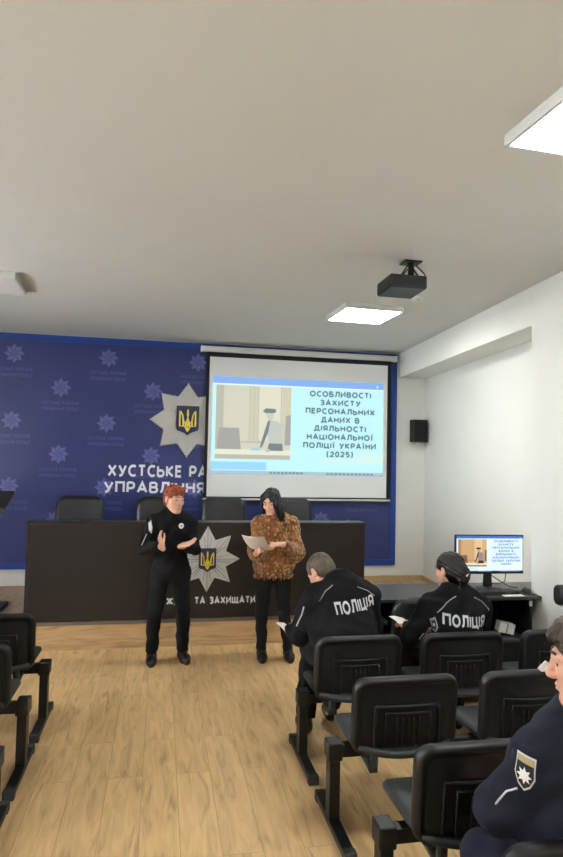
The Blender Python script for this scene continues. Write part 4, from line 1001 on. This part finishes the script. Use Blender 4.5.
# ---- officer with short grey-brown hair, seated from behind and leaning over
F = Fig('person', 'officer with short grey-brown hair seated from behind, head bowed, white letters on back', dict(
    pelvis=(1.27, 3.98, .58), neck=(1.23, 4.12, 1.075), sh_a=(1.06, 4.15, .975), sh_b=(1.42, 4.09, .98), el_a=(.965, 4.20, .71), wr_a=(.945, 4.40, .68), el_b=(1.50, 4.25, .74), wr_b=(1.30, 4.46, .66),
    hip_a=(1.17, 3.99, .55), hip_b=(1.37, 3.99, .55), kn_a=(1.11, 4.43, .53), kn_b=(1.40, 4.45, .53), an_a=(1.05, 4.32, .10), an_b=(1.28, 4.50, .10), toe_a=(1.055, 4.50, .03), toe_b=(1.30, 4.65, .03)), 1.06, (1.27, 4.0, 0))
hM = rotM(-156, 44, 6); hc = (1.12, 4.245, 1.122)
F.body(hM, hc, 1.02, False, [(((.94, 4.425, .682), (.05, .9, .0), (-.5, -.1, .85), -1), dict(curl=(30, 40, 30))), (((1.275, 4.48, .66), (-.6, .6, -.1), (.1, .1, 1), 1), dict(curl=(40, 45, 30)))])
S_ = Sdf(); F.torso(S_, .03, .06, .03); F.arms(S_, .078, .074, .046, .05, cut=1); S_.cap(lerp(F.J['sh_a'], F.J['el_a'], .3), lerp(F.J['pelvis'], F.J['hip_a'], 1.0), .07, .10, .05); S_.cap(F.J['neck']-F.up*.05, F.J['neck']+V3(-.02, .02, .07), .09, .075, .03, cut=1)
F.cloth('jacket', S_, M['cblack'], .008, .007)
AWAY = (.05, 1, 0)
F.decal('back_lettering', [(*fit_text('ПОЛІЦІЯ', .272, .08, .2), 0, 0)], (1.15, 3.85, .893), Vector((.985, 0, .17)).normalized(), Vector((-.16, 0, .98)).normalized(), (.04, 1, 0), [M['reflect']], .005)
F.pipe('shoulder_piping', [(1.135, 3.8, 1.075), (1.09, 3.8, 1.035), (1.05, 3.8, .965)], AWAY, .0035, M['pipe'])
F.pipe('shoulder_piping', [(1.30, 3.8, 1.065), (1.37, 3.8, 1.04), (1.42, 3.8, 1.005)], AWAY, .0025, M['pipe'])
F.pipe('sleeve_piping', [(.955, 3.8, .92), (.945, 3.8, .86), (.915, 3.8, .78)], AWAY, .005, M['reflect'])
S_ = Sdf(); F.legs(S_, .098, .080, .068, cut=1); S_.ell(F.J['pelvis']-V3(0, 0, .03), (.175, .13, .11), .04); F.cloth('trousers', S_, M['trousers'], .008, .006)
F.shoes('shoe', .28, .14)
S_ = Sdf(); hair_short(S_, hM, hc, 1.02, -.012, .0); np_obj('hair', S_.mesh(.005, .0012, 3.5), M['greyhair'], F.p)
face_bits(F.p, hM, np.array(hc), 1.02, M['greyhair'])
sheet('paper_sheet', 'small white sheet in the left hand of the bowed grey-haired officer', (.918, 4.48, .688), (.8, .4, -.1), (.1, .7, .12), .08, .12, .004)

# ---- female officer seated from behind, hair in a bun
F = Fig('person', 'female officer with dark hair in a bun seated from behind, white letters on back', dict(
    pelvis=(2.03, 3.98, .57), neck=(2.045, 4.05, 1.0), sh_a=(1.865, 4.08, .905), sh_b=(2.225, 4.05, .895), el_a=(1.755, 4.16, .69), wr_a=(1.80, 4.32, .70), el_b=(2.30, 4.2, .66), wr_b=(2.10, 4.36, .66),
    hip_a=(1.94, 3.99, .55), hip_b=(2.12, 3.99, .55), kn_a=(1.90, 4.34, .53), kn_b=(2.14, 4.34, .53), an_a=(1.90, 4.22, .10), an_b=(2.14, 4.24, .10), toe_a=(1.90, 4.4, .03), toe_b=(2.14, 4.42, .03)), .97, (2.03, 4.0, 0))
hM = rotM(-158, 8, 0); hc = (2.01, 4.10, 1.145)
F.body(hM, hc, .98, True, [(((1.795, 4.34, .702), (-.2, .85, .15), (-.3, .1, .9), -1), dict(curl=(30, 40, 30), sc=.9)), (((2.08, 4.38, .66), (-.6, .6, -.1), (.1, .1, 1), 1), dict(curl=(40, 45, 30), sc=.9))])
S_ = Sdf(); F.torso(S_, .03, .06); F.arms(S_, .076, .068, .046, .04, cut=1); S_.cap(F.J['neck']-F.up*.05, F.J['neck']+V3(-.01, .012, .055), .088, .07, .03, cut=1)
F.cloth('jacket', S_, M['cblack'], .008, .007)
F.decal('back_lettering', [(*fit_text('ПОЛІЦІЯ', .305, .08, .2), 0, 0)], (1.88, 3.8, .812), Vector((.995, 0, -.06)).normalized(), Vector((.04, 0, 1)).normalized(), (.1, 1, 0), [M['reflect']], .005)
F.pipe('shoulder_piping', [(1.985, 3.8, 1.0), (1.915, 3.8, .955), (1.865, 3.8, .885)], AWAY, .0035, M['pipe'])
F.pipe('shoulder_piping', [(2.12, 3.8, .99), (2.19, 3.8, .955), (2.24, 3.8, .895)], AWAY, .0025, M['pipe'])
F.decal('sleeve_patch', [(*geo([(-.025, .045), (.025, .05), (.03, -.02), (0, -.05), (-.03, -.02)]), 0, 0), (*geo([(-.017, .028), (.017, .03), (.02, -.015), (0, -.035), (-.02, -.015)]), 1, .002), (*geo(starpts(.013, .007)), 2, .004)], (1.80, 3.9, .80), Vector((.95, 0, .3)), Vector((-.3, 0, .95)), (.5, .85, 0), [M['pipe'], M['patchblack'], M['silver2']])
F.pipe('sleeve_piping', [(1.765, 3.9, .725), (1.735, 3.9, .68)], (.3, 1, 0), .006, M['pipe'])
S_ = Sdf(); F.legs(S_, .095, .074, .064, cut=1); S_.ell(F.J['pelvis']-V3(0, 0, .02), (.175, .125, .11), .04); F.cloth('trousers', S_, M['trousers'], .008, .006)
F.shoes('shoe', .25, .14)
S_ = Sdf(); hair_short(S_, hM, hc, .98, .0, .0); S_.frame(hM, hc, .98).ell((.0, .125, -.03), (.056, .05, .066), .02).cap((0, .10, .0), (0, .06, .05), .06, .07, .03).cap((.02, .13, -.07), (.03, .12, -.12), .02, .012, .02).frame()
np_obj('hair', S_.mesh(.005, .002, 2.5, lambda x, y, z: .002*np.sin(220*z+140*x)+0*y), M['darkhair'], F.p)
T_ = lambda q: Vector(np.array(hc)+hM @ (np.array(q)*.98)) - F.p.location
MB().tube([T_((-.012, .172, -.016)), T_((.02, .178, -.034))], [.004, .005], 6).build('hair_clip', M['silver2'], F.p)
face_bits(F.p, hM, np.array(hc), .98, M['darkhair'])
sheet('paper_sheet', 'white sheet in the left hand of the female officer with the bun', (1.77, 4.40, .735), (.9, .2, -.05), (-.1, .9, .12), .10, .14, .004)

# ---- man in profile at the right edge
F = Fig('person', 'brown-haired man in navy uniform seen in profile in the lower right corner', dict(
    pelvis=(1.38, 1.88, .58), neck=(1.385, 1.82, 1.09), sh_a=(1.225, 1.81, .985), sh_b=(1.56, 1.80, .985), el_a=(1.155, 1.96, .745), wr_a=(1.23, 2.12, .69), el_b=(1.66, 1.95, .75), wr_b=(1.46, 2.14, .68),
    hip_a=(1.28, 1.90, .54), hip_b=(1.49, 1.90, .56), kn_a=(1.20, 2.14, .485), kn_b=(1.53, 2.16, .55), an_a=(1.18, 2.06, .10), an_b=(1.52, 2.08, .10), toe_a=(1.18, 2.24, .03), toe_b=(1.52, 2.25, .03)), 1.04, (1.33, 1.88, 0))
hM = rotM(-128, 8, 0); hc = (1.326, 1.74, 1.29)
F.body(hM, hc, 1.13, False, [(((1.245, 2.14, .685), (.55, .75, -.1), (-.2, .1, .95), -1), dict(curl=(30, 35, 25))), (((1.445, 2.16, .68), (-.5, .7, -.1), (.1, .1, 1), 1), dict(curl=(30, 35, 25)))], h=.005)
S_ = Sdf(); F.torso(S_, .04, .06, .02); F.arms(S_, .088, .082, .052, .05, cut=1); S_.cap(F.J['neck']-F.up*.05, F.J['neck']+V3(-.012, -.01, .04), .10, .084, .03, cut=1)
F.cloth('jacket', S_, M['cnavy'], .007, .006, 1.2)
po = Vector((1.13, 1.78, .955)); pU = Vector((.5, -.8, -.1)).normalized(); pV = Vector((.2, -.1, .96)); pD = Vector((.86, .5, -.12)).normalized()
pU = (pU-pD*pU.dot(pD)).normalized(); pV = pD.cross(pU)*-1; pV = pV if pV.z > 0 else -pV
sh = lambda k: [(-.033*k, .052*k), (.033*k, .052*k), (.036*k, -.012*k), (.02*k, -.045*k), (0, -.062*k), (-.02*k, -.045*k), (-.036*k, -.012*k)]
F.decal('sleeve_patch', [(*geo(sh(1)), 0, 0), (*geo(sh(.88)), 1, .0015), (*geo([(-.029, .046), (.029, .046), (.030, .026), (-.030, .026)]), 2, .003), (*geo([(x, y-.012) for x, y in starpts(.027, .015)]), 3, .003)], po, pU, pV, pD, [M['silver2'], M['patchblack'], M['tan'], M['white']])
F.pipe('sleeve_piping', [(1.115, 1.8, .89), (1.07, 1.8, .865), (1.02, 1.8, .80)], (.65, .76, 0), .0035, M['reflect'], 20)
F.pipe('collar_insignia', [(1.26, 1.6, 1.115), (1.285, 1.6, 1.112)], (.1, 1, 0), .006, M['silver2'], 6)
S_ = Sdf(); F.legs(S_, .10, .082, .07, cut=1); S_.ell(F.J['pelvis']-V3(0, 0, .02), (.185, .14, .11), .04); F.cloth('trousers', S_, M['cnavy'], .008, .006)
F.shoes('shoe', .29, .14)
S_ = Sdf(); hair_short(S_, hM, hc, 1.13, .004, -.006); S_.frame(hM, hc, 1.13)
for i in range(12):
    a = -1.0+2.0*i/11; S_.cap((.055*math.sin(a), -.058*math.cos(a),  .102), (.072*math.sin(a), -.090*math.cos(a)-.002, .074+.005*math.sin(i*3.3)), .016, .009, .010)
S_.frame(); np_obj('hair', S_.mesh(.0045, .0018, 3.), M['brownhair'], F.p)
face_bits(F.p, hM, np.array(hc), 1.13, M['brownhair'])

# folded paper over the back of a chair in the second row
t = MB().prism([(-.012, 0), (.035, 0), (.03, .045), (.012, .055), (-.032, .018)], (0, 0, 0), X, Z, Y, -.002, .002).build('paper_slip', M['paper'])
t.location = (2.012, 3.0, .815); tag(t, 'small white slip of paper sticking up by the nose of the man in profile', 'paper')
